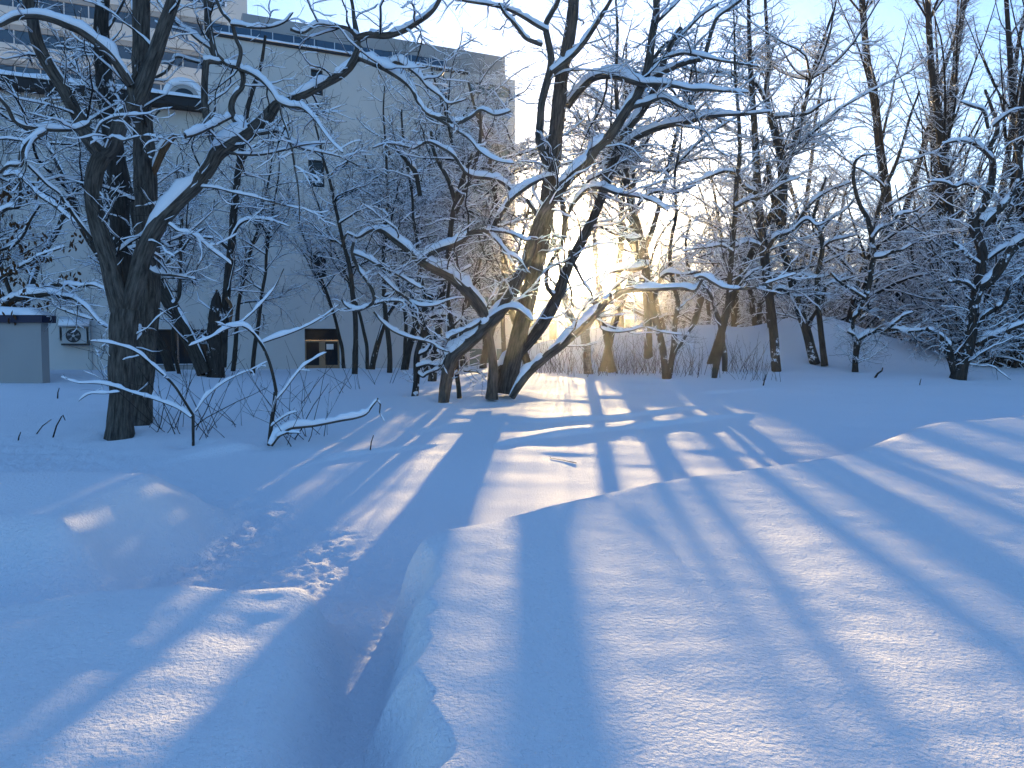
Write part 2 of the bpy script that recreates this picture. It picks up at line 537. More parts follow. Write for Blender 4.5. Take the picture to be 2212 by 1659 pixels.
def limb_mesh(P, R, k=14, rough=0.06, seed=0, flare=0):
    """a thick limb with furrows, uv = (around, along)"""
    rng = np.random.default_rng(seed + 5)
    r0 = R.max()
    P, R = catmull(P, R, max(0.04, min(0.12, r0 * 0.6)))
    n = len(P)
    T = norm(np.gradient(P, axis=0))
    S = np.zeros_like(P)
    s = np.cross(T[0], [0.3, 1, 0.1]); s /= np.linalg.norm(s)
    for i in range(n):
        s = s - T[i] * (s @ T[i]); s /= max(np.linalg.norm(s), 1e-6)
        S[i] = s
    U = np.cross(S, T)
    a = np.arange(k + 1) * 2 * np.pi / k
    L = np.concatenate([[0], np.cumsum(np.linalg.norm(np.diff(P, axis=0), axis=1))])
    A, LL = np.meshgrid(a, L)
    m = max(3, int(k * 0.42))
    ph = 1.2 * perlin(L * 1.6, np.full(n, seed * 1.7))[:, None]
    rid = 1 - 2 * np.abs(np.sin(0.5 * m * (A + 0.35 * ph) + 0.4 * seed))
    lump = perlin(np.cos(A) * 1.3 + seed, LL * 1.9 + np.sin(A) * 1.3)
    rr = R[:, None] * (1 + rough * rid + 0.10 * lump)
    if flare:
        rr = rr * (1 + flare * np.exp(-LL / (r0 * 2.2)) * (1 + 0.35 * np.cos(3 * A + seed)))
    ring = P[:, None, :] + rr[..., None] * (np.cos(A)[..., None] * S[:, None, :] + np.sin(A)[..., None] * U[:, None, :])
    V = ring.reshape(-1, 3)
    kk = k + 1
    i = (np.arange(n - 1)[:, None] * kk + np.arange(k)[None, :]).ravel()
    Fq = np.stack([i, i + 1, i + kk + 1, i + kk], 1)
    cap = np.array([[(n - 1) * kk + j for j in range(k)]])
    me = smooth(mesh_np('limb', V, [Fq, cap]))
    uvl = me.uv_layers.new(name='UVMap')
    uvv = np.stack([np.broadcast_to(a[None] * r0, A.shape), LL], -1).reshape(-1, 2)
    lv = np.zeros(len(me.loops), dtype=np.int32); me.loops.foreach_get('vertex_index', lv)
    uvl.data.foreach_set('uv', uvv[lv].astype(np.float32).ravel())
    return me, P, R

def grow(P, R, rng, dens, t0, t1, L0, L1, n, ang=(35, 75), flat=0.55, wob=0.22, lift=0.02, rfrac=0.55, lf=0.011, rmin=0.0025, tip=0.35, lenpow=0.5):
    """side shoots on every parent in one go"""
    B, m, _ = P.shape
    seg = np.linalg.norm(np.diff(P, axis=1), axis=2)
    ln = seg.sum(1)
    cnt = rng.poisson(ln * dens * (t1 - t0))
    idx = np.repeat(np.arange(B), cnt)
    N = len(idx)
    if N == 0:
        return np.zeros((0, n, 3)), np.zeros((0, n))
    t = rng.uniform(t0, t1, N)
    q = t * (m - 1); i = np.minimum(q.astype(int), m - 2); fr = (q - i)
    p = P[idx, i] * (1 - fr)[:, None] + P[idx, i + 1] * fr[:, None]
    rp = R[idx, i] * (1 - fr) + R[idx, i + 1] * fr
    T = norm(P[idx, i + 1] - P[idx, i])
    rv = rng.normal(size=(N, 3)); rv[:, 2] *= flat
    rv = norm(rv - T * (rv * T).sum(1)[:, None])
    a = np.radians(rng.uniform(ang[0], ang[1], N))[:, None]
    d = norm(T * np.cos(a) + rv * np.sin(a))
    L = rng.uniform(L0, L1, N) * (1 - 0.55 * t) * np.clip((rp / np.percentile(R, 80)), 0.3, 1.3) ** lenpow
    out = np.zeros((N, n, 3)); out[:, 0] = p
    for j in range(1, n):
        d = d + wob * rng.normal(size=(N, 3)) * np.array([1, 1, 0.8])
        d[:, 2] += lift
        d = norm(d)
        out[:, j] = out[:, j - 1] + d * (L / (n - 1))[:, None]
    r0 = np.maximum(np.minimum(rfrac * rp, L * lf + 0.001), rmin)
    rr = r0[:, None] * np.linspace(1, tip, n)[None]
    return out, np.maximum(rr, rmin * 0.7)

G = []
def L(ox, oy, s):
    """points 'x,y,w ...' read off a view three times as large -> u, v, width"""
    q = np.array([[float(c) for c in p.split(',')] for p in s.split()])
    q[:, 0] += ox; q[:, 1] += oy
    return q / 3.0

def limb3d(q, d0, d1):
    s = np.concatenate([[0], np.cumsum(np.hypot(np.diff(q[:, 0]), np.diff(q[:, 1])))]); s /= s[-1]
    d = d0 + (d1 - d0) * s
    P = np.array([at(u, v, dd) for (u, v, _), dd in zip(q, d)])
    return P, q[:, 2] / 2 / F * d

def make_tree(name, label, limbs, seed, cat='tree', bark='bark', group=None, k=14, dens1=4.5, dens2=5.5, dens3=6.5,
              len1=(0.7, 2.4), len2=(0.3, 1.0), len3=(0.18, 0.62), ang=(35, 75), flat=0.55, lift=0.02, wob=0.24,
              snow=1.0, twig='twig', flare=0.25, wood=None, ntrunk=1, first=0.12, rough=0.06, skip_trunk_shoots=True):
    """limbs: list of (P, R) in world space, the first ones the trunk(s)"""
    rng = np.random.default_rng(seed)
    base = limbs[0][0][0]
    root = thing(name, label, cat, tuple(base), group)
    inv = -base
    LP, LR = [], []
    for i, lm in enumerate(limbs):
        P, R = lm[0], lm[1]
        me, PP, RR = limb_mesh(P + inv, R, k if i < ntrunk + 2 else max(9, k - 4), rough, seed + i, flare if i < ntrunk else 0)
        mt = M[bark] if len(lm) < 3 else M[lm[2]]
        o = link('trunk' if i < ntrunk else 'limb', me, mt, root)
        V, Fq = snow_sweep(PP[None], RR[None], 8, snow, 0.11, 0.04, seed + i)
        so = link('snow', smooth(mesh_np('snow', V, [Fq])), M['bsnow'], o)
        if len(lm) < 4:
            a, b = resample(PP, RR, 24)
            LP.append(a); LR.append(b)
    if dens1 <= 0:
        return root
    LP, LR = np.array(LP), np.array(LR)
    P1, R1 = grow(LP, LR, rng, dens1, first, 0.98, len1[0], len1[1], 9, ang, flat, wob, lift, 0.55, 0.012, 0.004)
    P2, R2 = grow(P1, R1, rng, dens2, 0.12, 1.0, len2[0], len2[1], 6, ang, flat, wob * 1.2, lift, 0.6, 0.010, 0.003)
    P2b, R2b = grow(LP, LR, rng, dens1 * 0.6, first, 1.0, len2[0], len2[1], 6, ang, flat, wob * 1.2, lift, 0.4, 0.010, 0.003)
    P2 = np.concatenate([P2, P2b]); R2 = np.concatenate([R2, R2b])
    P3, R3 = grow(P2, R2, rng, dens3, 0.15, 1.0, len3[0], len3[1], 4, ang, 0.9, wob * 1.2, 0.03, 0.7, 0.008, 0.0022, 0.6)
    P3b, R3b = grow(P1, R1, rng, dens3 * 0.5, 0.2, 1.0, len3[0], len3[1] * 1.4, 4, ang, 0.9, wob, 0.03, 0.5, 0.008, 0.0022, 0.6)
    V, Fq = join([sweep(P1, R1, 5), sweep(P2, R2, 4)])
    bo = link('branches', smooth(mesh_np('branches', V, [Fq])), M[twig], root, 'stuff')
    V, Fq = join([snow_sweep(P1, R1, 6, snow, 0.09, 0.12, seed), snow_sweep(P2, R2, 5, snow * 0.8, 0.06, 0.38, seed + 1)])
    link('snow', smooth(mesh_np('snow', V, [Fq])), M['bsnow'], bo, 'stuff')
    V, Fq = join([sweep(P3, R3, 3), sweep(P3b, R3b, 3)])
    link('twigs', smooth(mesh_np('twigs', V, [Fq])), M[twig], root, 'stuff')
    return root

# ------------------------------------------------------------------ buildings
PHI = math.atan2(37.4 - 28.7, 19.2)
P0 = np.array([-19.1, 28.7]) * 1.25
EX = np.array([math.cos(PHI), math.sin(PHI)]); EY = np.array([-math.sin(PHI), math.cos(PHI)])
def fac(u, v, off=0.0):
    """where the view through (u, v) meets the wall plane (pushed back by off): along the wall, height"""
    d = ray(u, v)
    p0 = P0 + EY * off
    t = (p0 @ EY) / (d[:2] @ EY)
    p = d[:2] * t - p0
    return float(p @ EX), CAMZ + d[2] * t

def building(name, label, cat, group=None):
    return thing(name, label, cat, (P0[0], P0[1], 0), group, PHI)

def B(parent, name, mat_, lst, kind=None):
    return link(name, boxes(name, lst), mat_, parent, kind)

def window(parent, s0, s1, z0, z1, y, n=2, fr='dark', gl='glass', t=0.06, depth=0.12, trans=0, sill=True):
    """a framed window set into the wall face at local y"""
    lst = [(s0, s0 + t, y - 0.02, y + depth, z0, z1), (s1 - t, s1, y - 0.02, y + depth, z0, z1),
           (s0 + t, s1 - t, y - 0.02, y + depth, z1 - t, z1), (s0 + t, s1 - t, y - 0.02, y + depth, z0, z0 + t)]
    for i in range(1, n):
        c = s0 + (s1 - s0) * i / n
        lst.append((c - t * 0.4, c + t * 0.4, y - 0.01, y + depth - 0.02, z0 + t, z1 - t))
    if trans:
        lst.append((s0 + t, s1 - t, y + 0.005, y + depth - 0.03, z1 - trans - 0.02, z1 - trans + 0.02))
    f = B(parent, 'window', M[fr], lst)
    for i in range(n):
        a = s0 + (s1 - s0) * i / n + t * 0.5; b = s0 + (s1 - s0) * (i + 1) / n - t * 0.5
        B(f, 'pane', M[gl], [(a, b, y + 0.05, y + 0.07, z0 + t * 0.5, z1 - t * 0.5)])
    if sill:
        B(f, 'sill', M['metal'], [(s0 - 0.05, s1 + 0.05, y - 0.08, y - 0.022, z0 - 0.05, z0)])
        B(f, 'snow', M['bsnow'], [(s0 - 0.03, s1 + 0.03, y - 0.075, y - 0.024, z0 + 0.002, z0 + 0.03)])
    return f

def wall_with_holes(parent, name, m, s0, s1, z0, z1, y, th, holes):
    """wall slab with rectangular openings (s0, s1, z0, z1)"""
    ss = sorted({s0, s1, *[h[0] for h in holes], *[h[1] for h in holes]})
    lst = []
    for a, b in zip(ss[:-1], ss[1:]):
        hs = sorted([h for h in holes if h[0] < (a + b) / 2 < h[1]], key=lambda h: h[2])
        z = z0
        for h in hs:
            if h[2] > z: lst.append((a, b, y, y + th, z, h[2]))
            z = h[3]
        if z1 > z: lst.append((a, b, y, y + th, z, z1))
    return B(parent, name, m, lst)

def snow_slab(parent, s0, s1, y0, y1, z, h, seed=0, name='snow'):
    """a rounded, uneven layer of snow"""
    n, m = max(4, int((s1 - s0) / 0.25)), 7
    sx = np.linspace(s0, s1, n); a = np.linspace(0, 1, m)
    X, A = np.meshgrid(sx, a, indexing='ij')
    Y = y0 + (y1 - y0) * A
    e = np.minimum(1, np.minimum(A, 1 - A) * 4.5) ** 0.5
    ex = np.minimum(1, np.minimum(X - s0, s1 - X) / 0.25) ** 0.5
    H = h * (0.12 + 0.88 * e * ex) * (1 + 0.22 * perlin(X * 1.1 + seed, Y * 1.3))
    top = np.stack([X, Y, z + H], -1).reshape(-1, 3)
    bot = np.stack([X, Y, np.full_like(X, z + 0.002)], -1).reshape(-1, 3)
    i = (np.arange(n - 1)[:, None] * m + np.arange(m - 1)[None]).ravel()
    Ft = np.stack([i, i + m, i + m + 1, i + 1], 1)
    N = n * m
    ed = []
    for j in range(n - 1):
        ed += [(j * m, N + j * m, N + (j + 1) * m, (j + 1) * m), (j * m + m - 1, (j + 1) * m + m - 1, N + (j + 1) * m + m - 1, N + j * m + m - 1)]
    for j in range(m - 1):
        ed += [(j, j + 1, N + j + 1, N + j), ((n - 1) * m + j, N + (n - 1) * m + j, N + (n - 1) * m + j + 1, (n - 1) * m + j + 1)]
    return link(name, smooth(mesh_np(name, np.concatenate([top, bot]), [Ft, np.array(ed)])), M['bsnow'], parent)

# long pale building behind the trees, left part with the lower roof
bA = building('pale_building', 'long pale rendered building on the left with snow covered eaves and tall plain wall', 'building')
sL, sM, sR, sW = -6.0, fac(452, 700)[0], fac(1012, 700)[0], fac(1110, 700)[0]
ze = fac(220, 219)[1]
w1 = (fac(217, 0)[0], fac(440, 0)[0], 0.2, fac(330, 711)[1])
holesA = [w1]
wall_with_holes(bA, 'wall', M['wall'], sL, sM, -0.6, ze, 0.0, 0.3, holesA)
window(bA, *w1[:2], fac(330, 788)[1], w1[3], 0.10, 3)
B(bA, 'wall_base', M['wall2'], [(w1[0], w1[1], 0.06, 0.25, 0.2, fac(330, 788)[1] - 0.002)])
# recess with a bluish return, then the tall wall
ztop = fac(975, 104, 1.3)[1]
cw = []
for (u0, u1, v0, v1) in ((660, 695, 347, 406), (667, 697, 544, 600), (668, 694, 152, 208)):
    s0, _ = fac(u0, 0); s1, _ = fac(u1, 0)
    cw.append((s0, s1, fac(680, v1)[1], fac(680, v0)[1]))
dz1 = fac(685, 710)[1]
door = (fac(647, 0)[0], fac(724, 0)[0], -0.3, dz1)
zB = fac(700, 117)[1]
wall_with_holes(bA, 'wall', M['wall'], sM + 0.004, sR, -0.6, zB, -0.18, 0.4, cw + [door])
for c in cw:
    window(bA, *c, -0.06, 1, trans=(c[3] - c[2]) * 0.5)
# door: dark fanlight over two tan leaves
zt = fac(685, 735)[1]
f = B(bA, 'door', M['door_wood'], [(door[0], door[0] + 0.09, -0.1, 0.05, -0.3, zt), (door[1] - 0.09, door[1], -0.1, 0.05, -0.3, zt),
                                   ((door[0] + door[1]) / 2 - 0.16, (door[0] + door[1]) / 2 + 0.16, -0.1, 0.05, -0.3, zt),
                                   (door[0] + 0.09, door[1] - 0.09, -0.098, 0.048, zt - 0.1, zt - 0.001), (door[0] + 0.09, door[1] - 0.09, -0.097, 0.047, -0.3, 0.5)])
mid = (door[0] + door[1]) / 2
B(f, 'pane', M['glass'], [(door[0] + 0.09, mid - 0.16, -0.04, -0.02, 0.5, zt - 0.1)])
B(f, 'pane', M['glass'], [(mid + 0.16, door[1] - 0.09, -0.04, -0.02, 0.5, zt - 0.1)])
B(f, 'notice', M['paper'], [(mid + 0.24, mid + 0.62, -0.045, -0.041, 1.35, 1.65)])
B(f, 'handle', M['metal'], [(mid + 0.02, mid + 0.06, -0.15, -0.102, 1.0, 1.25)])
window(bA, door[0], door[1], zt + 0.002, dz1, -0.1, 1, sill=False)
# flat roof edge, dark clerestory band, grey upper storey
B(bA, 'parapet', M['eave'], [(sM + 0.1, sR, -0.3, 0.1, zB + 0.002, zB + 0.12)])
snow_slab(bA, sM + 0.1, sR, -0.34, 1.2, zB + 0.122, 0.22, 3)
for i in range(int((sR - sM) / 1.1)):
    fr = B(bA, 'clerestory', M['frame_w'], [(sM + 0.2 + i * 1.1, sM + 0.24 + i * 1.1, 1.15, 1.25, zB + 0.1, zB + 1.15)])
    B(fr, 'pane', M['glass_blue'], [(sM + 0.24 + i * 1.1, sM + 0.2 + (i + 1) * 1.1, 1.18, 1.2, zB + 0.1, zB + 1.15)])
B(bA, 'upper_wall', M['wall2'], [(sM + 2.0, sW, 1.3, 5, zB - 1.0, ztop)])
# wing at the right end: pale spandrels and strips of greenish glass
yw = 0.25
zz = [fac(1070, v)[1] for v in (806, 752, 742, 668, 640, 598, 577, 540, 515, 420, 397, 335, 310, 205, 180, 156)]
strips = [(zz[15], zz[14]), (zz[13], zz[12]), (zz[11], zz[10]), (zz[9], zz[8]), (zz[7], zz[6]), (zz[5], zz[4]), (zz[3], zz[2])]
bands = [(min(a, b), max(a, b)) for a, b in ((zz[0], zz[1]), (zz[3], zz[4]), (zz[5], zz[6]), (zz[7] - 0.1, zz[7] + 0.3), (zz[9], zz[10]), (zz[11], zz[12]), (zz[13], zz[14]))]
hol = [(sR + 0.15, sW - 0.12, a, b) for a, b in bands]
wall_with_holes(bA, 'wing_wall', M['wall'], sR + 0.003, sW, -0.6, zB + 0.3, yw, 0.4, hol)
for i, h in enumerate(hol):
    window(bA, *h, yw + 0.1, 3, 'frame_w' if i == 0 else 'dark', 'glass_teal', 0.05, sill=False)
B(bA, 'side_wall', M['wall'], [(sW + 0.003, sW + 0.2, yw, 14, -0.6, zB + 0.3)])
# lower eave on the left with a thick lid of snow and a rounded dormer
s_e = fac(446, 238)[0]
B(bA, 'eave', M['eave'], [(sL, s_e, -0.9, 0.35, ze + 0.01, ze + 0.42)])
snow_slab(bA, sL, s_e + 0.05, -1.0, 2.6, ze + 0.425, 0.42, 7)
B(bA, 'low_roof', M['eave'], [(sL, sM, 0.36, 3.0, ze + 0.01, ze + 0.40)])
sdm, zdm = fac(397, 205)
n = 14
dome_o = [(sdm + 0.98 * math.cos(math.pi * i / n), ze + 0.5 + 0.95 * math.sin(math.pi * i / n)) for i in range(n + 1)]
dome_i = [(sdm + 0.70 * math.cos(math.pi * i / n), ze + 0.5 + 0.62 * math.sin(math.pi * i / n)) for i in range(n + 1)]
dm = link('dormer', prism('dormer', dome_i, -0.55, 2.4), M['wall2'], bA)
link('snow', smooth(prism('snow', [(x, z + 0.02) for x, z in dome_o] + [(x, z + 0.02) for x, z in dome_i[::-1]], -0.6, 2.4)), M['bsnow'], dm)
link('window', prism('window', [(sdm + 0.45 * math.cos(math.pi * i / n), ze + 0.58 + 0.36 * math.sin(math.pi * i / n)) for i in range(n + 1)], -0.57, -0.551), M['glass'], dm)
# taller block far behind with blue ribbon windows
OFF = 30.0
bT = thing('office_block', 'taller pale office block behind the roof on the upper left with blue ribbon windows', 'building', (P0[0] + EY[0] * OFF, P0[1] + EY[1] * OFF, 0), None, PHI)
sa, sb = fac(-160, 100, OFF)[0], fac(527, 60, OFF)[0]
rows = [(182, 222), (110, 146), (38, 72), (-34, 0)]
rz = [(fac(360, b - 6, OFF)[1], fac(360, a - 10, OFF)[1]) for a, b in rows]
hol = [(sa + 0.4, sb - 1.4, a, b) for a, b in rz]
wall_with_holes(bT, 'wall', M['wallw'], sa, sb, -1, rz[-1][1] + 1.0, 0.0, 0.4, hol)
B(bT, 'return_wall', M['wallw'], [(sb + 0.003, sb + 0.3, 0, 16, -1, rz[-1][1] + 1.0)])
pw = 1.75
npn = int((sb - 1.4 - sa - 0.4) / pw)
pane_me = None
for a, b in rz:
    B(bT, 'ledge', M['wall2'], [(sa + 0.4, sb - 1.4, 0.05, 0.3, b - 0.42, b - 0.002)])
    f = B(bT, 'window_band', M['frame_w'], [(sa + 0.4 + i * pw, sa + 0.4 + i * pw + 0.08, 0.1, 0.22, a, b - 0.43) for i in range(npn + 1)] + [(sa + 0.4, sb - 1.4, 0.095, 0.2, a + 0.0, a + 0.06)])
    for i in range(npn):
        B(f, 'pane', M['glass_blue'], [(sa + 0.48 + i * pw, sa + 0.4 + (i + 1) * pw, 0.14, 0.17, a + 0.06, b - 0.43)])

# boxed air conditioner on the wall
s0, z0 = fac(137, 745); s1, z1 = fac(188, 700)
zc0, zc1 = fac(160, 742)[1], fac(160, 709)[1]
ac = thing('air_conditioner', 'boxy outdoor air conditioner under a small snowy hood on the pale wall', 'air conditioner', (0, 0, 0))
ac.location = (P0[0], P0[1], 0); ac.rotation_euler = (0, 0, PHI)
B(ac, 'casing', M['ac'], [(s0, s1, -0.45, -0.06, zc0, zc1)])
cxf, czf, rf = s0 + (s1 - s0) * 0.46, (zc0 + zc1) / 2, (zc1 - zc0) * 0.44
def disc(name, m, cx, cz, r, y0, y1, k=24, parent=None):
    return link(name, prism(name, [(cx + r * math.cos(2 * math.pi * i / k), cz + r * math.sin(2 * math.pi * i / k)) for i in range(k)], y0, y1), m, parent)
fan = disc('fan_opening', M['dark'], cxf, czf, rf, -0.47, -0.452, 24, ac)
blade = []
for i in range(5):
    a = i * 2 * math.pi / 5
    bl = [(cxf + rf * 0.15 * math.cos(a), czf + rf * 0.15 * math.sin(a)), (cxf + rf * 0.85 * math.cos(a + 0.1), czf + rf * 0.85 * math.sin(a + 0.1)),
          (cxf + rf * 0.8 * math.cos(a + 0.6), czf + rf * 0.8 * math.sin(a + 0.6))]
    link('fan_blade', prism('fan_blade', bl, -0.48, -0.472), M['metal'], fan)
disc('hub', M['ac'], cxf, czf, rf * 0.2, -0.49, -0.482, 12, fan)
B(ac, 'bracket', M['dark'], [(s0 - 0.05, s1 + 0.1, -0.47, -0.004, zc0 - 0.09, zc0 - 0.003)])
zh0, zh1 = fac(160, 709)[1] + 0.05, fac(160, 693)[1]
hd = link('hood', mesh_np('hood', np.array([(s0 - 0.14, -0.62, zh0), (s1 + 0.14, -0.62, zh0), (s1 + 0.14, -0.004, zh1), (s0 - 0.14, -0.004, zh1),
                                           (s0 - 0.14, -0.62, zh0 + 0.05), (s1 + 0.14, -0.62, zh0 + 0.05), (s1 + 0.14, -0.004, zh1 + 0.05), (s0 - 0.14, -0.004, zh1 + 0.05)]), [BOXF]), M['metal'], ac)
link('snow', smooth(mesh_np('snow', np.array([(s0 - 0.13, -0.63, zh0 + 0.052), (s1 + 0.13, -0.63, zh0 + 0.052), (s1 + 0.13, -0.006, zh1 + 0.052), (s0 - 0.13, -0.006, zh1 + 0.052),
                                       (s0 - 0.13, -0.60, zh0 + 0.17), (s1 + 0.13, -0.60, zh0 + 0.17), (s1 + 0.13, -0.006, zh1 + 0.20), (s0 - 0.13, -0.006, zh1 + 0.20)]), [BOXF])), M['bsnow'], hd)
B(ac, 'side_panel', M['ac'], [(s0 - 0.13, s0 - 0.10, -0.5, -0.004, zc0 + 0.15, zh0 - 0.003)])
B(ac, 'side_panel', M['ac'], [(s1 + 0.10, s1 + 0.13, -0.5, -0.004, zc0 + 0.15, zh0 - 0.003)])
# pipe beside it
dp = building('drainpipe', 'thin grey pipe running down the pale wall right of the air conditioner', 'pipe')
sp, _ = fac(195, 760)
B(dp, 'pipe', M['ac'], [(sp, sp + 0.07, -0.10, -0.03, 0.0, fac(195, 696)[1])])
B(dp, 'clip', M['metal'], [(sp - 0.02, sp + 0.09, -0.11, -0.004, 1.2, 1.25)])

# low porch wall with a dark blue cap in front of the building, at the left edge
pg = ground_uv(60, 828)
dpo = pg[1]
px0, px1 = at(18, 800, dpo)[0], at(91, 800, dpo)[0]
pw_ = thing('porch_wall', 'plain grey porch wall with navy cap and snow on top at the left edge', 'wall', (px0, dpo, pg[2] - 0.5))
hW = at(60, 697, dpo)[2] - pg[2] + 0.5; hC = at(60, 681, dpo)[2] - pg[2] + 0.5
B(pw_, 'wall_panel', M['wall2'], [(-1.2, px1 - px0, 0, 0.3, 0, hW)])
B(pw_, 'cap', M['navy'], [(-1.3, px1 - px0 + 0.10, -0.12, 0.45, hW + 0.002, hC)])
snow_slab(pw_, -1.3, px1 - px0 + 0.10, -0.12, 0.45, hC + 0.002, 0.2, 5)

# low white building seen between the trunks, far off
d6 = 95.0
def bx(u, v): return at(u, v, d6)
lb = thing('low_building', 'low white building with pillars and dark windows far behind the centre trunks', 'building', (0, d6, 0))
x0, x1 = bx(1112, 0)[0], bx(1405, 0)[0]
zt_, zb_ = bx(0, 655)[2], -0.2
winx = [(bx(u, 0)[0], bx(u + 17, 0)[0]) for u in (1122, 1155, 1188, 1222, 1256, 1290, 1324, 1356, 1384)]
zw0, zw1 = bx(0, 735)[2], bx(0, 690)[2]
wall_with_holes(lb, 'wall', M['wallw'], x0, x1, zb_, zt_, 0.0, 0.5, [(a, b, zw0, zw1) for a, b in winx])
for a, b in winx:
    f = B(lb, 'window', M['dark'], [(a, b, 0.15, 0.3, (zw0 + zw1) / 2 - 0.05, (zw0 + zw1) / 2 + 0.05), ((a + b) / 2 - 0.04, (a + b) / 2 + 0.04, 0.16, 0.29, zw0, zw1)])
    B(f, 'pane', M['glass'], [(a, b, 0.22, 0.25, zw0, zw1)])
for a, b in winx:
    B(lb, 'pillar', M['wallw'], [(b + 0.1, b + 0.45, -0.25, -0.003, zb_, zt_ - 0.4)])
B(lb, 'roof_edge', M['wall2'], [(x0 - 0.2, x1 + 0.3, -0.5, 8, zt_ + 0.002, zt_ + 0.25)])
snow_slab(lb, x0 - 0.2, x1 + 0.3, -0.55, 8, zt_ + 0.252, 0.45, 2)
sh = thing('grey_shed', 'grey ribbed shed far behind right of the low white building', 'building', (0, 90, 0))
xa, xb = at(1425, 0, 90)[0], at(1515, 0, 90)[0]
za = at(0, 668, 90)[2]
B(sh, 'wall', M['wall2'], [(xa, xb, 0, 5, -0.5, za)])
B(sh, 'rib', M['metal'], [(xa, xb, -0.04, -0.002, za - 0.35 * i - 0.2, za - 0.35 * i - 0.12) for i in range(8)], 'stuff')
snow_slab(sh, xa - 0.1, xb + 0.1, -0.2, 5.1, za + 0.002, 0.35, 9)
dt = 260.0
tw = thing('apartment_tower', 'pale apartment tower far away between the bare trees right of the sun', 'building', (0, dt, 0))
xa, xb, za, zb2 = at(1432, 0, dt)[0], at(1474, 0, dt)[0], at(0, 566, dt)[2], -1.0
B(tw, 'wall', M['wallw'], [(xa, xb, 0, 6, zb2, za)])
for r in range(9):
    B(tw, 'window_row', M['glass_blue'], [(xa + 0.5 + c * 1.02, xa + 1.1 + c * 1.02, -0.05, -0.004, za - 1.8 - r * 2.8, za - 0.7 - r * 2.8) for c in range(6)])
# ------------------------------------------------------------------ the traced trees
C1, C2, C3 = (0, 0), (2212, 0), (4424, 0)
C4, C5, C6 = (0, 1481), (2212, 1481), (4424, 1481)
def T(c, s, d0, d1=None, *extra):
    P, R = limb3d(L(*c, s), d0, d0 if d1 is None else d1)
    return (P, R, *extra)
def Z(s, d0, d1=None, *extra):
    """read off the enlarged view of the middle"""
    q = np.array([[float(c) for c in p.split(',')] for p in s.split()])
    q = np.stack([(2880 + 0.744 * q[:, 0]) / 3, (1481 + 0.744 * q[:, 1]) / 3, q[:, 2] * 0.744 / 3], 1)
    P, R = limb3d(q, d0, d0 if d1 is None else d1)
    return (P, R, *extra)
def base_depth(u, v):
    return float(ground_uv(u, v)[1])

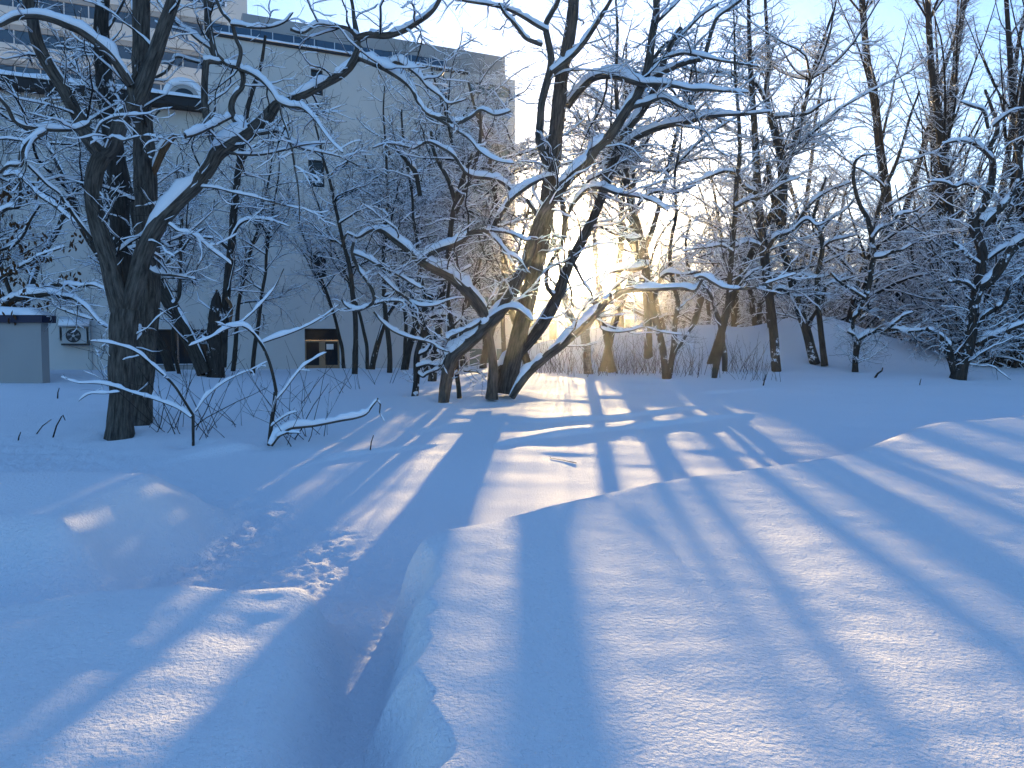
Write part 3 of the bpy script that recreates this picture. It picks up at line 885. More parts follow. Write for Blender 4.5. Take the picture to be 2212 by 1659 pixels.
# A: front tree at left, forking, with the long snow laden limb reaching right
d = base_depth(258, 946)
make_tree('locust_tree', 'big forked tree at front left with a long snow laden limb reaching right', [
    T(C4, '775,1375,165 780,1250,148 787,1100,142 787,850,150 800,640,165 812,520,165', d),
    T(C4, '800,600,120 775,480,128 745,380,122 715,230,118 660,60,112 615,-110,104 600,-250,104 622,-390,104 668,-480,108', d),
    T(C1, '660,1010,92 600,930,86 560,880,84 520,780,80 480,710,80 400,560,74 300,400,72 235,250,70 205,100,70 180,0,66 165,-140,60', d, d - 0.4),
    T(C1, '668,1010,92 720,970,94 755,880,96 790,780,98 855,700,105 920,580,98 960,470,92 1010,330,88 1070,160,84 1120,20,80 1165,-160,74', d, d + 0.4),
    T(C4, '820,560,110 850,450,112 890,330,112 920,200,112 960,90,108 1010,0,104 1070,-80,98 1150,-165,94 1260,-270,92 1360,-400,90 1420,-500,94 1560,-590,90 1650,-645,84 1740,-730,78 1790,-800,66 1890,-830,58 2080,-925,56 2230,-1010,54 2300,-1100,50 2330,-1180,46', d, d + 0.8),
    T(C2, '110,390,46 105,300,42 100,235,40 82,120,26 70,20,22 40,-100,18', d + 0.8, d + 1.0),
    T(C2, '105,240,36 180,225,40 290,230,42 400,200,38 500,140,34 570,90,32 625,20,28 670,-90,24', d + 0.8, d + 0.6),
    T(C2, '105,240,30 40,185,26 -60,170,26 -160,160,22 -250,210,20 -330,190,18', d + 0.8, d + 0.3),
    T(C2, '115,375,36 200,410,36 290,450,34 400,520,30 460,580,28 500,660,28 560,735,28 680,775,28 770,790,26 850,750,22 910,710,20 1000,745,18 1100,720,13', d + 0.8, d - 0.3),
    T(C2, '560,735,16 640,780,17 740,840,16 830,900,16 900,980,15 1000,1040,12 1120,1060,9', d + 0.2, d - 0.2),
    T(C2, '300,450,22 350,400,22 420,430,22 500,490,22 560,560,20 640,620,18 690,670,14 760,660,12 815,640,9', d + 0.7, d + 0.2),
    T(C1, '1360,-10,42 1345,120,42 1360,260,46 1400,370,46', d + 1.4, d + 0.9, 'bark', 1),
    T(C1, '845,550,48 800,480,52 760,420,52 700,340,50 620,270,50 530,205,50 440,165,48 350,130,46 240,105,44 120,110,40 60,130,34 0,160,30 -100,190,24', d, d - 0.9),
    T(C1, '870,680,30 850,600,40 845,540,40 880,470,26 900,400,20', d, d + 0.2, 'bark', 1),
    T(C1, '590,790,20 540,820,22 470,840,24 330,840,28 230,830,28 160,820,26 90,780,24 50,700,22 0,640,20 -60,560,16', d - 0.5, d - 1.4),
    T(C1, '300,850,30 230,890,34 170,940,36 140,1000,34 130,1070,32 60,1070,22 0,1120,16', d - 0.9, d - 1.4),
    T(C1, '180,1070,16 250,1140,16 310,1200,16 380,1250,14 410,1300,18 440,1340,20 480,1400,22 540,1480,24 600,1560,26', d - 0.6, d, 'bark_dark'),
    T(C1, '690,960,14 730,890,16 800,910,14 880,890,12 960,880,10 1060,900,5', d - 0.3, d - 0.8),
    T(C1, '620,870,13 660,800,13 740,760,12 810,750,9 900,745,7 985,735,4', d - 0.4, d - 0.8),
    T(C1, '1410,970,52 1370,880,50 1340,760,46 1325,620,42 1330,480,42 1340,400,44 1390,400,30 1440,410,26', d + 0.4, d + 0.8),
    T(C1, '1400,380,40 1370,250,38 1350,120,36 1335,0,34 1320,-120,30', d + 0.8, d + 1.4),
    T(C1, '1580,830,46 1520,770,44 1500,690,38 1525,620,34 1570,560,32 1575,490,30 1545,440,32 1480,420,28 1420,370,26 1360,310,24 1290,260,24 1220,200,22 1150,150,20 1060,60,18 1000,-40,14', d + 0.5, d + 1.2),
    T(C1, '1560,450,26 1620,470,26 1700,520,26 1770,600,24 1810,660,24 1880,690,22 1960,700,19 2040,770,16 2090,840,14 2150,920,12 2220,990,9', d + 0.7, d - 0.6),
    T(C1, '1810,670,17 1830,760,16 1860,840,15 1890,960,14 1910,1080,12 1930,1200,10 1940,1330,8 1940,1430,6', d + 0.1, d - 0.6),
    T(C1, '1540,440,26 1560,330,24 1530,250,26 1500,150,22 1440,80,20 1400,-10,18', d + 0.7, d + 0.9),
    T(C1, '1500,160,18 1560,165,18 1650,180,17 1760,175,14 1850,140,11 1900,80,8', d + 0.7, d + 0.3),
    T(C1, '1200,885,22 1260,870,24 1350,830,26 1430,790,27 1500,755,25', d - 0.5, d + 0.3, 'bark'),
    T(C1, '1640,870,26 1720,860,24 1810,850,20 1870,900,17 1960,960,15 2100,990,12 2212,1020,9 2330,1080,7', d + 0.4, d - 0.4),
    T(C1, '1450,985,20 1560,1000,18 1700,1000,16 1850,970,13 1990,935,10 2180,925,6', d + 0.4, d - 0.2),
    T(C1, '1300,1210,12 1400,1220,12 1520,1250,12 1660,1280,11 1800,1320,9 1970,1360,5', d + 0.3, d + 0.1),
    T(C4, '1090,-30,14 1160,20,15 1230,30,14 1300,80,13 1370,140,12 1440,190,10 1500,235,6', d + 0.1, d + 0.3),
], 11, dens1=4.0, len1=(0.6, 1.9), len2=(0.25, 0.8), k=22, rough=0.075, twig='twig', flare=0.12, first=0.1)

# B: straight trunk close behind it
d = base_depth(306, 915)
make_tree('locust_tree', 'tall straight furrowed trunk just behind the forked tree at front left', [
    T(C4, '908,1275,140 915,1150,132 925,950,136 945,700,140 968,400,138 960,130,138 945,-180,138 935,-480,128 920,-780,112 915,-1130,104 915,-1481,100 918,-1800,92', d),
    T(C1, '990,1130,34 1020,1060,42 1060,970,46 1100,910,42 1140,880,26', d, d - 0.3, 'wood_torn', 1),
    T(C1, '880,1340,8 960,1330,9 1070,1310,6', d - 0.3, d - 0.5, 'bark', 1),
    T(C1, '900,300,24 870,200,20 860,60,18 830,-100,14', d, d + 0.8),
    T(C4, '960,255,16 1020,290,24 1100,300,20 1180,310,15 1270,330,8', d - 0.2, d - 0.7),
    T(C1, '970,520,16 1080,460,18 1140,370,18 1230,390,18 1330,420,18', d, d + 0.3),
], 12, dens1=1.4, k=26, rough=0.09, flare=0.06, first=0.3)

# C: dark trunk with plastered snow, behind the fork
d = base_depth(262, 905) + 0.6
make_tree('locust_tree', 'dark trunk speckled with stuck snow, seen through the fork of the big left tree', [
    T(C4, '800,1300,120 800,900,120 800,500,122 795,250,124 775,-100,122 755,-400,118 720,-650,112 690,-880,108 665,-1100,96 655,-1300,88 665,-1481,78 670,-1750,70', d),
    T(C1, '690,1000,22 750,760,24 700,560,22 640,420,18 560,300,15', d, d + 0.8),
    T(C1, '660,600,24 560,560,20 500,440,17 480,300,14', d, d + 0.9),
    T(C1, '690,200,24 740,120,20 790,30,18 840,-80,14', d, d + 0.6, 'bark_dark'),
    T(C1, '720,700,22 640,760,18 560,760,15 480,700,12', d, d + 0.5),
], 13, bark='bark_fleck', dens1=4.2, k=20, rough=0.07, flare=0.1, first=0.3)

# D, E: the leaning trunk and the broken stump with a young stem
d = base_depth(440, 812)
make_tree('leaning_tree', 'dark trunk leaning left in front of the ground floor window, snow along its upper side', [
    T(C4, '1330,950,80 1290,850,88 1220,700,90 1130,540,88 1060,400,80 1010,270,70', d, d + 0.6),
    T(C1, '1010,1751,64 940,1600,54 880,1440,48 840,1240,42 800,1050,36 770,860,30 720,640,24', d + 0.6, d + 1.6, 'bark_dark'),
    T(C4, '1110,510,24 1160,430,26 1165,280,24 1170,100,22 1180,-60,18', d + 0.3, d + 0.8),
    T(C4, '1040,330,20 1100,200,18 1180,140,16 1240,60,14 1330,0,10', d + 0.4, d + 0.2),
], 14, bark='bark_dark', dens1=3.1, k=16, flare=0.2)
d = base_depth(470, 816)
make_tree('broken_tree', 'ragged broken trunk with a slender stem rising from it left of the door', [
    T(C4, '1405,1000,110 1400,900,96 1395,700,92 1400,560,96 1402,470,60 1408,430,34 1404,395,8', d),
    T(C4, '1440,900,56 1450,700,56 1465,480,54 1480,300,52 1500,100,48 1515,-100,46 1535,-290,44 1555,-450,42 1580,-600,36 1600,-760,32 1640,-900,28 1690,-1050,22 1720,-1250,18', d, d + 0.6),
    T(C4, '1495,150,18 1420,80,16 1340,60,14 1250,60,10', d, d - 0.5),
    T(C4, '1545,-350,20 1600,-480,20 1700,-560,16 1800,-620,12 1900,-700,8', d + 0.3, d + 0.1),
    T(C4, '1500,60,16 1560,-30,15 1640,-60,13 1760,-50,10 1880,-10,6', d, d - 0.4),
    T(C4, '1470,450,26 1500,520,20 1490,620,14', d, d - 0.2, 'wood_torn', 1),
], 15, bark='bark_fleck', dens1=3.1, k=16, rough=0.12, flare=0.2, first=0.2)

# G: the many stemmed clump in the middle
d = base_depth(1075, 858)
clump = [
    T(C5, '1075,1070,120 1085,980,112 1110,860,112 1140,740,112 1175,600,110 1210,450,108 1250,280,106 1290,120,104 1320,-60,100 1345,-250,98 1370,-420,96 1400,-700,92 1430,-1000,84 1470,-1200,78 1500,-1400,72 1515,-1650,64', d),
    T(C5, '975,1105,76 980,1000,66 985,900,58 972,780,54 955,660,50 938,590,60 900,510,76 830,420,74 760,350,72 690,300,70 600,255,66 530,215,62 470,180,50 410,120,46 330,60,42 260,10,36 190,10,24 100,60,18 40,30,14 0,120,11', d - 0.4, d - 0.9),
    T(C5, '660,1150,62 670,1050,76 690,930,82 720,830,92 800,760,92 900,670,90 980,590,88 1050,510,82 1100,430,80 1150,320,76 1200,200,74 1245,60,72 1290,-60,70 1350,-160,68 1430,-270,66 1510,-360,66 1590,-430,68 1650,-520,70 1740,-600,66 1800,-690,62 1870,-800,58 1930,-890,56 1975,-1000,54 2000,-1120,50 2015,-1250,48 2040,-1380,46 2040,-1490,42 2030,-1640,36', d - 0.6, d - 0.2),
    T(C5, '1010,1060,70 1020,960,72 1060,890,74 1130,820,76 1200,750,78 1280,650,78 1340,560,76 1400,440,74 1440,330,70 1480,230,66 1540,120,64 1600,0,62 1650,-110,60 1700,-240,60 1745,-380,58 1790,-500,56 1830,-600,52 1900,-700,48 1970,-790,46 2030,-900,42 2080,-1050,38 2130,-1180,34 2200,-1300,30', d + 0.3, d + 0.9),
    T(C5, '1105,1095,40 1150,1020,48 1200,950,52 1260,890,54 1330,830,56 1400,775,56 1470,715,58 1560,640,56 1640,560,54 1700,490,46 1760,440,40 1850,400,36 1960,395,32 2080,390,30 2212,385,26 2290,400,22 2340,330,18', d - 0.5, d - 1.6),
    T(C6, '80,320,18 130,310,22 200,350,22 270,385,22 360,390,20 440,390,18 520,365,15 620,330,12 740,292,7', d - 1.6, d - 2.2),
    T(C5, '960,580,22 1020,540,24 1080,515,26 1140,520,26 1200,560,22 1240,600,16', d - 0.6, d - 1.0, 'bark', 1),
    T(C5, '1060,510,18 1120,480,18 1180,450,15 1250,430,9', d - 0.5, d - 0.8),
    T(C2, '1340,1090,58 1310,1000,56 1285,900,54 1290,780,52 1300,660,50 1325,560,48 1350,470,48 1360,380,46 1345,290,42 1330,220,42 1325,160,38 1360,90,32 1400,20,28 1430,-80,24', d - 0.1, d - 0.6),
    T(C2, '1335,200,26 1260,160,26 1180,110,24 1080,60,22 960,30,20 800,5,16 650,-30,12', d - 0.5, d - 1.2),
    T(C2, '1300,290,28 1200,250,26 1150,190,24 1110,140,22 1060,90,18 1020,20,14', d - 0.5, d - 0.9),
    T(C2, '1370,470,40 1430,420,36 1500,360,34 1570,280,32 1630,190,30 1680,110,28 1730,30,24 1790,-80,20', d - 0.5, d - 1.0),
    T(C2, '1460,700,44 1510,630,46 1560,570,46 1620,515,46 1690,490,46 1780,495,44 1870,520,42 1960,545,38 2040,545,36 2150,555,32 2260,580,28 2360,580,24 2480,590,18 2640,600,10', d + 0.3, d - 1.4),
    T(C2, '1815,960,40 1870,920,42 1940,875,42 2020,840,40 2120,810,38 2240,790,36 2350,760,32 2480,745,26 2620,740,20 2720,730,15 2800,720,9', d + 0.7, d - 0.6),
    T(C2, '1950,560,34 2020,500,34 2100,460,34 2200,420,34 2290,390,30 2350,370,28 2400,200,24 2440,110,20 2520,50,20 2600,-10,18 2700,-90,12', d + 0.1, d - 0.4),
    T(C2, '1840,740,34 1900,690,32 1990,665,30 2050,640,26 2110,640,24 2200,690,20 2290,720,16', d - 0.2, d - 0.9),
    T(C2, '1880,700,30 1960,500,24 2060,330,24 2130,270,22 2212,220,20 2330,100,18 2440,30,14', d + 0.6, d + 1.2),
    T(C2, '2000,430,26 2070,390,24 2150,360,22 2230,345,20 2350,370,18 2500,400,15 2700,430,10', d - 0.1, d - 1.2),
    T(C2, '2040,150,22 2100,90,20 2170,20,18 2240,-60,14', d - 0.2, d + 0.3),
    T(C5, '525,205,36 560,165,40 640,130,42 720,105,42 790,70,40 840,30,38 920,20,34 970,10,34 1010,-60,34 1060,-130,34 1110,-200,34 1160,-240,32 1230,-290,28 1320,-330,22 1400,-345,14', d - 0.8, d - 0.3),
    T(C2, '1120,1245,26 1040,1180,26 960,1155,26 870,1145,26 810,1120,24 770,1070,20 720,1000,20 640,950,20 560,920,18 470,960,16 420,950,14 300,930,11 200,960,8', d - 0.4, d - 0.8),
    T(C2, '1280,1420,28 1240,1350,26 1200,1290,22', d - 0.2, d - 0.3, 'bark', 1),
    T(C5, '960,15,22 1040,20,20 1120,40,17 1190,75,14 1235,70,9', d - 0.6, d - 1.0),
    T(C5, '965,30,20 1020,90,20 1080,160,18 1150,200,16 1180,240,13 1210,290,9', d - 0.6, d - 1.0),
    T(C5, '900,600,30 840,640,28 770,670,26 700,700,24 690,720,18', d - 0.6, d - 1.0),
    T(C5, '80,90,20 70,160,22 110,260,24 160,330,24 200,400,24 210,470,22 160,510,20 90,530,19 30,500,16 0,460,12', d - 0.9, d - 1.1),
    T(C5, '210,490,18 290,470,17 370,470,15 420,480,12', d - 1.0, d - 1.1),
    T(C5, '80,160,20 160,190,22 230,230,22 300,270,20 370,300,20 450,350,18 520,390,13', d - 0.9, d - 1.3),
    T(C5, '210,540,14 260,600,16 330,660,18 420,700,18 500,720,16 580,740,15 640,780,13 700,800,10', d - 0.8, d - 0.7),
    T(C5, '240,290,14 330,380,16 420,450,17 500,500,17 600,500,13 660,480,9', d - 1.0, d - 1.0),
    T(C5, '1455,300,14 1490,400,15 1500,500,14 1570,530,13 1670,545,11', d - 0.3, d - 0.8),
    T(C5, '1480,140,22 1520,250,20 1570,350,18 1620,420,16 1640,520,14 1660,560,13 1690,650,14 1780,670,15 1880,660,14 1960,640,12 2070,670,11 2212,690,8', d - 0.4, d - 1.4),
    T(C5, '1370,430,30 1335,380,30 1330,290,28 1370,200,26 1430,110,30 1445,30,36 1450,-60,34 1430,-180,34 1400,-300,30', d + 0.2, d - 0.1),
    T(C2, '1450,1440,24 1500,1330,26 1590,1230,26 1680,1215,26 1780,1250,24 1900,1270,20 2010,1300,17 2120,1370,13', d - 0.1, d - 0.9),
    T(C2, '1690,1220,17 1600,1180,16 1660,1140,15 1760,1105,12', d - 0.2, d - 0.5),
]
make_tree('locust_clump', 'big many stemmed snow laden tree in the centre in front of the sun', clump, 21, dens2=6.5, dens3=8, dens1=3.7, len1=(0.7, 2.2), k=20, ntrunk=4, rough=0.075, flare=0.12, first=0.27)

# H: thinner stems left of the clump
d = base_depth(628, 810)
d = base_depth(895, 855)
make_tree('young_tree', 'crooked thin stem plastered with snow left of the central tree', [
    T(C5, '475,1090,40 485,1000,40 490,900,44 490,820,40 520,700,32 545,620,28 590,570,26 650,560,22 740,570,18 800,600,12', d),
    T(C5, '490,900,24 560,880,22 620,890,20 700,880,17 790,920,15 880,930,13 940,960,9', d - 0.1, d - 0.5),
    T(C5, '500,820,22 560,790,20 600,740,18 680,770,13', d, d - 0.4),
    T(C5, '520,700,22 560,600,22 600,500,22 650,420,22 680,350,20 760,290,16 850,240,12', d, d + 0.6),
    T(C5, '530,640,18 480,580,18 440,500,17 380,440,15 330,380,13 300,300,10', d, d - 0.3),
    T(C5, '490,930,20 530,960,18 560,940,14 640,910,10', d, d - 0.3),
], 22, bark='bark_fleck', dens1=5.6, len1=(0.4, 1.5), k=12)
d = base_depth(933, 834)
make_tree('young_tree', 'slim upright trunk behind the central tree, second from its left', [
    T(C5, '580,1030,52 600,880,50 620,720,46 640,560,44 655,420,40 680,250,38 700,100,36 720,-80,34 750,-200,32 790,-330,28 850,-480,24', d + 1, d + 1.4),
    T(C5, '610,800,40 700,840,40 705,700,36 695,520,34', d + 1, d + 1.2),
    T(C2, '740,1380,32 800,1240,30 860,1080,28 900,900,22 900,700,18', d + 1.4, d + 1.6),
    T(C2, '740,1310,30 690,1160,28 640,1070,26 600,980,22 580,850,18', d + 1.4, d + 1.0),
    T(C2, '510,1270,30 480,1120,30 430,1050,28 380,990,24 330,930,18', d + 1.4, d + 1.0),
], 23, bark='bark_dark', dens1=4.5, len1=(0.6, 2.0), k=12)
d = base_depth(995, 860)
make_tree('young_tree', 'thin dark stem standing between the two left trunks of the central tree', [
    T(C5, '765,1100,26 760,1030,28 748,940,30 745,820,32 730,700,34 705,560,32 690,440,24 700,340,20 690,200,18 700,60,15', d),
    T(C5, '745,860,20 690,780,22 690,700,20', d, d - 0.2),
    T(C5, '720,640,16 780,560,14 800,460,12 860,400,9', d, d + 0.4),
], 24, bark='bark_dark', dens1=3.9, len1=(0.4, 1.2), k=12)

# I: birch and brown trunks right of the sun
d = base_depth(1270, 808)
make_tree('birch_tree', 'pale birch trunk right of the central tree with a small reddish scar', [
    T(C5, '1605,950,52 1595,880,50 1592,800,52 1580,700,60 1560,650,50 1510,600,42 1470,520,40 1450,440,40 1440,360,34 1420,250,28 1390,130,24 1370,0,22 1350,-160,18', d),
    T(C5, '1590,720,36 1600,640,34 1640,560,30 1660,420,28 1655,200,30 1640,60,28 1650,-140,26 1640,-360,24 1640,-600,20 1660,-900,16', d, d + 0.4),
    T(C5, '1582,800,16 1578,820,18 1580,840,12', d - 0.16, d - 0.16, 'wood_torn', 1),
], 31, bark='bark_birch', dens1=4.2, len1=(0.5, 1.9), k=14, twig='twig_warm', first=0.36)
d = base_depth(1320, 805)
make_tree('young_tree', 'slender brown trunk between the birch and the twin stemmed tree', [
    T(C5, '1755,930,46 1740,820,42 1715,700,38 1695,560,34 1690,430,30 1660,300,26 1640,120,24 1660,-100,22 1700,-300,20 1740,-520,17 1750,-800,12 1765,-1050,4', d),
    T(C5, '1695,500,18 1760,400,18 1840,330,16 1930,300,13 2030,240,9', d, d - 0.6),
], 32, bark='bark_dark', dens1=4.5, len1=(0.5, 1.8), k=12, first=0.32)
d = base_depth(1440, 818)
make_tree('twin_stemmed_tree', 'dark twin stemmed tree with wide snowy boughs right of the birch', [
    T(C5, '2100,985,36 2095,880,42 2080,760,44 2050,640,46 2015,520,48 1985,380,52 1970,250,56 1945,130,58 1915,0,58 1890,-100,54 1860,-260,48 1835,-400,42 1820,-560,36 1790,-760,30 1780,-1000,24 1790,-1250,18 1780,-1500,12 1792,-1680,4', d),
    T(C5, '2120,985,34 2135,880,36 2155,760,38 2160,640,34 2180,480,30 2150,360,26 2130,200,26 2140,60,24 2170,-100,20 2160,-330,17 2200,-560,12 2210,-760,4', d, d + 0.3),
    T(C5, '2140,850,18 2230,700,18 2290,620,14', d, d - 0.3),
    T(C5, '1985,240,40 1900,260,36 1800,270,30 1720,300,22 1680,360,14', d, d - 0.8),
    T(C5, '1950,60,30 1860,70,26 1780,40,22 1700,0,16 1640,-20,10', d, d - 0.9),
    T(C5, '2020,480,26 2060,350,24 2110,290,22 2212,300,18 2330,280,12', d, d - 0.7),
    T(C5, '1890,-100,26 1960,-200,24 2050,-240,20 2160,-230,16 2300,-280,10', d, d - 0.8),
    T(C5, '1850,-300,24 1780,-380,22 1700,-420,18 1600,-430,12', d, d - 0.5),
], 33, bark='bark_fleck', dens1=6.0, len1=(0.6, 2.2), k=14, first=0.22)

# J: row of trees on the right bank
d = base_depth(1542, 816)
make_tree('young_tree', 'crooked dark tree with a crossing double stem, left end of the row on the right', [
    T(C6, '203,975,30 215,900,40 235,800,44 255,700,44 245,620,34 215,540,26 180,430,22 110,340,20 40,260,18 20,100,16 50,-60,14', d),
    T(C6, '272,925,34 272,830,38 255,700,34 280,560,34 300,400,34 312,240,34 325,80,34 340,-100,32 350,-300,30 370,-500,26 360,-760,22 340,-1000,18 335,-1280,11 325,-1560,4', d, d + 0.2),
    T(C6, '320,150,20 250,110,18 170,120,16 80,130,12 0,150,8', d, d - 0.8),
    T(C6, '345,-140,22 440,-190,20 530,-210,18 650,-290,15 760,-330,10', d, d - 0.8),
    T(C6, '300,420,16 360,380,15 430,300,13 520,250,9', d, d - 0.5),
], 41, bark='bark_dark', dens1=6.0, len1=(0.6, 2.0), k=12, first=0.2)
d = base_depth(1677, 802)
make_tree('locust_tree', 'straight dark flecked trunk, tallest of the row on the right bank', [
    T(C6, '608,930,52 600,840,56 590,700,56 578,560,54 560,440,56 545,300,58 525,150,62 505,0,58 495,-130,54 480,-330,50 470,-560,44 455,-800,38 440,-1050,32 430,-1300,26 425,-1550,18 432,-1850,8', d),
    T(C3, '640,1460,56 650,1300,58 645,1160,56 630,1000,50 600,880,46 570,760,40 540,600,34 560,400,28 545,200,24 535,0,18 525,-200,8', d + 0.4, d + 0.8),
    T(C6, '560,420,26 640,390,24 720,440,22 780,440,18 860,430,13 920,430,8', d, d - 0.7),
    T(C6, '530,180,28 600,60,26 700,20,22 800,-60,18 870,-20,14 960,-60,9', d, d - 0.9),
    T(C6, '520,120,26 420,90,24 330,120,20 220,150,16 120,180,10', d, d - 0.9),
    T(C3, '480,1250,30 400,1210,26 350,1130,24 270,1110,22 180,1140,20 60,1190,16 0,1190,10', d, d - 1.0),
    T(C3, '590,760,24 700,750,22 810,735,18 880,690,15 960,640,11', d + 0.5, d - 0.2),
    T(C3, '560,700,24 470,540,22 360,500,20 260,470,18 120,470,15 0,440,10', d + 0.6, d - 0.2),
], 42, bark='bark_fleck', dens1=6.0, len1=(0.7, 2.4), k=14, first=0.18)
d = base_depth(1760, 787)
make_tree('leaning_tree', 'leaning dark trunk in the middle of the row on the right bank', [
    T(C6, '860,880,56 835,790,60 800,660,58 760,540,56 725,420,54 695,280,52 660,170,50 640,60,46 610,-100,40 570,-280,36 550,-450,30', d),
    T(C6, '790,640,24 850,560,22 900,470,18 930,380,14', d, d - 0.5),
    T(C6, '700,330,22 780,300,20 870,320,16 960,300,10', d, d - 0.6),
    T(C6, '640,80,22 740,-40,20 830,-160,18 940,-240,16 1090,-300,12', d, d - 0.6),
], 43, bark='bark_fleck', dens1=6.0, len1=(0.6, 2.0), k=13, first=0.15)
d = base_depth(1782, 792)
make_tree('young_tree', 'thin bent stem beside the leaning trunk on the right bank', [
    T(C6, '920,890,38 905,760,38 890,620,36 875,480,34 870,350,32 885,240,32 905,130,30 890,20,26 850,-60,22 880,-190,18 930,-330,14', d),
    T(C6, '880,440,16 950,360,16 1030,340,14 1120,310,9', d, d - 0.5),
    T(C6, '905,120,18 970,80,17 1050,60,14 1130,40,8', d, d - 0.5),
    T(C6, '890,20,16 960,-60,15 1050,-120,13 1120,-200,9', d, d - 0.3),
], 44, bark='bark_dark', dens1=6.0, len1=(0.5, 1.6), k=12, first=0.2)
d = base_depth(1848, 803)
make_tree('young_tree', 'small vase shaped tree with one long horizontal snowy bough on the right bank', [
    T(C6, '1118,930,36 1120,850,36 1130,760,40 1130,720,42', d),
    T(C6, '1130,730,24 1105,690,20 1070,670,14', d, d - 0.3),
    T(C6, '1110,720,24 1105,600,24 1140,540,34 1180,460,36 1210,360,34 1225,250,34 1240,180,34 1225,60,32 1200,-60,30 1150,-150,26 1110,-300,22 1115,-420,20 1160,-470,14 1240,-480,8', d, d + 0.4),
    T(C6, '1140,720,26 1190,690,26 1250,665,26 1310,660,26 1350,630,24 1400,590,20 1440,560,16 1500,540,10', d, d - 0.5),
    T(C6, '1310,655,22 1370,650,22 1430,665,22 1500,665,20 1580,660,19 1640,690,18 1680,730,18 1700,790,18 1720,850,16 1750,920,13', d - 0.2, d - 0.3),
    T(C6, '1240,190,24 1300,180,22 1360,150,20 1420,140,14 1490,100,8', d, d - 0.4),
    T(C6, '1230,60,22 1280,0,22 1350,-30,20 1400,-90,18 1500,-110,14 1560,-150,8', d, d - 0.4),
    T(C6, '1145,600,18 1200,540,16 1200,480,12', d, d - 0.2),
    T(C6, '1180,450,18 1100,400,18 1020,350,16 960,290,12', d, d - 0.4),
], 45, bark='bark_fleck', dens1=6.3, len1=(0.4, 1.5), k=12, first=0.15)
d = base_depth(2078, 820)
make_tree('locust_tree', 'large twisted snow plastered tree leaning over the right end of the bank', [
    T(C6, '1780,985,90 1800,900,86 1840,790,80 1865,690,70 1880,560,64 1900,440,66 1920,380,72', d),
    T(C6, '1770,960,44 1750,890,40 1730,790,36 1705,740,32 1660,690,26 1580,650,20', d, d - 0.3),
    T(C6, '1915,400,60 1930,280,60 1945,180,62 1920,80,62 1890,0,64 1900,-80,60 1960,-180,54 2000,-300,46 2010,-420,40 1990,-520,34 2040,-640,28 2010,-760,22 1960,-900,16', d, d + 0.5),
    T(C6, '1920,390,60 2000,330,60 2060,250,60 2110,170,58 2160,110,54 2240,50,48 2330,-40,40', d, d - 0.8),
    T(C6, '1950,-30,50 2010,-90,48 2090,-160,44 2150,-260,40 2185,-370,34 2170,-500,28 2140,-570,20', d, d + 0.3),
    T(C6, '1900,640,26 1960,560,28 2030,520,28 2090,470,26 2120,390,26 2180,330,22 2250,270,16', d, d - 0.7),
    T(C6, '1900,760,30 1980,710,34 2060,680,32 2150,640,28 2260,600,20', d, d - 0.6),
    T(C6, '1900,410,22 1830,350,22 1720,345,16', d, d - 0.5),
    T(C6, '1920,230,24 1860,190,22 1800,130,20 1750,90,14', d, d - 0.4),
    T(C6, '1985,200,22 2050,150,22 2130,110,20 2212,110,15', d, d - 0.5),
    T(C3, '2000,1030,26 1930,960,24 1850,920,22 1760,915,18 1680,935,11', d, d - 0.5),
    T(C3, '1960,1250,26 1880,1200,26 1820,1190,22 1760,1210,20 1690,1180,16 1580,1170,9', d, d - 0.5),
    T(C3, '1980,830,22 1950,720,20 1880,690,17 1800,660,10', d + 0.3, d - 0.2),
    T(C3, '2010,820,20 2080,760,20 2140,720,16 2212,700,12', d + 0.3, d - 0.2),
], 46, bark='bark_fleck', dens1=5.6, len1=(0.5, 1.8), k=16, rough=0.1, flare=0.15, first=0.15)
d = base_depth(1700, 790) + 6
make_tree('thicket_tree', 'low dark double trunk on the snow heap behind the row on the right', [
    T(C6, '485,760,40 475,660,38 460,560,34 440,420,30 400,300,28 380,150,24', d),
    T(C6, '540,800,50 535,720,44 500,640,38 500,520,30 540,400,24', d, d + 0.3),
], 47, bark='bark_fleck', dens1=6.0, k=12)

# left edge: dark trunk with dry leaves hanging on its boughs
d = base_depth(5, 803) - 1.0
lt = [
    T(C4, '10,930,80 5,800,76 -5,650,74 -25,450,70 -60,200,66 -90,-200,60 -80,-600,54', d),
    T(C4, '-30,620,60 20,520,52 90,460,46 160,440,44 240,430,40 320,420,34 400,440,30 470,450,26 520,480,22 570,520,20 640,600,18 700,640,16 800,640,11 910,675,6', d - 0.2, d - 2.0),
    T(C4, '180,380,20 260,390,24 340,370,24 430,365,22 520,375,20 600,365,16 700,400,12 780,380,7', d - 0.4, d - 1.4),
    T(C4, '330,440,14 360,500,15 420,530,15 500,560,13 600,590,10', d - 0.8, d - 1.4),
    T(C4, '-20,330,22 60,290,20 150,240,18 230,190,16 330,150,12 420,120,8', d - 0.2, d - 1.0),
    T(C4, '-40,150,22 60,120,20 140,60,18 200,-60,15 260,-150,11', d, d - 0.8),
    T(C4, '-20,590,18 30,630,16 100,670,13 150,690,9', d - 0.4, d - 0.8),
    T(C1, '-30,1400,22 50,1350,22 120,1340,20 130,1250,18 130,1180,16 100,1130,14 20,1140,12', d - 1.0, d - 1.4),
    T(C1, '30,1140,16 110,1130,18 180,1190,20 260,1270,20 350,1330,20 420,1390,18 490,1440,14 570,1430,7', d - 1.2, d - 1.8),
]
lroot = make_tree('oak_tree', 'oak tree at the left edge with dry brown leaves still hanging on snowy boughs', lt, 51, bark='bark_dark', dens1=4.5, len1=(0.4, 1.4), k=14, first=0.1)
rg = np.random.default_rng(5)
vv, ff = [], []
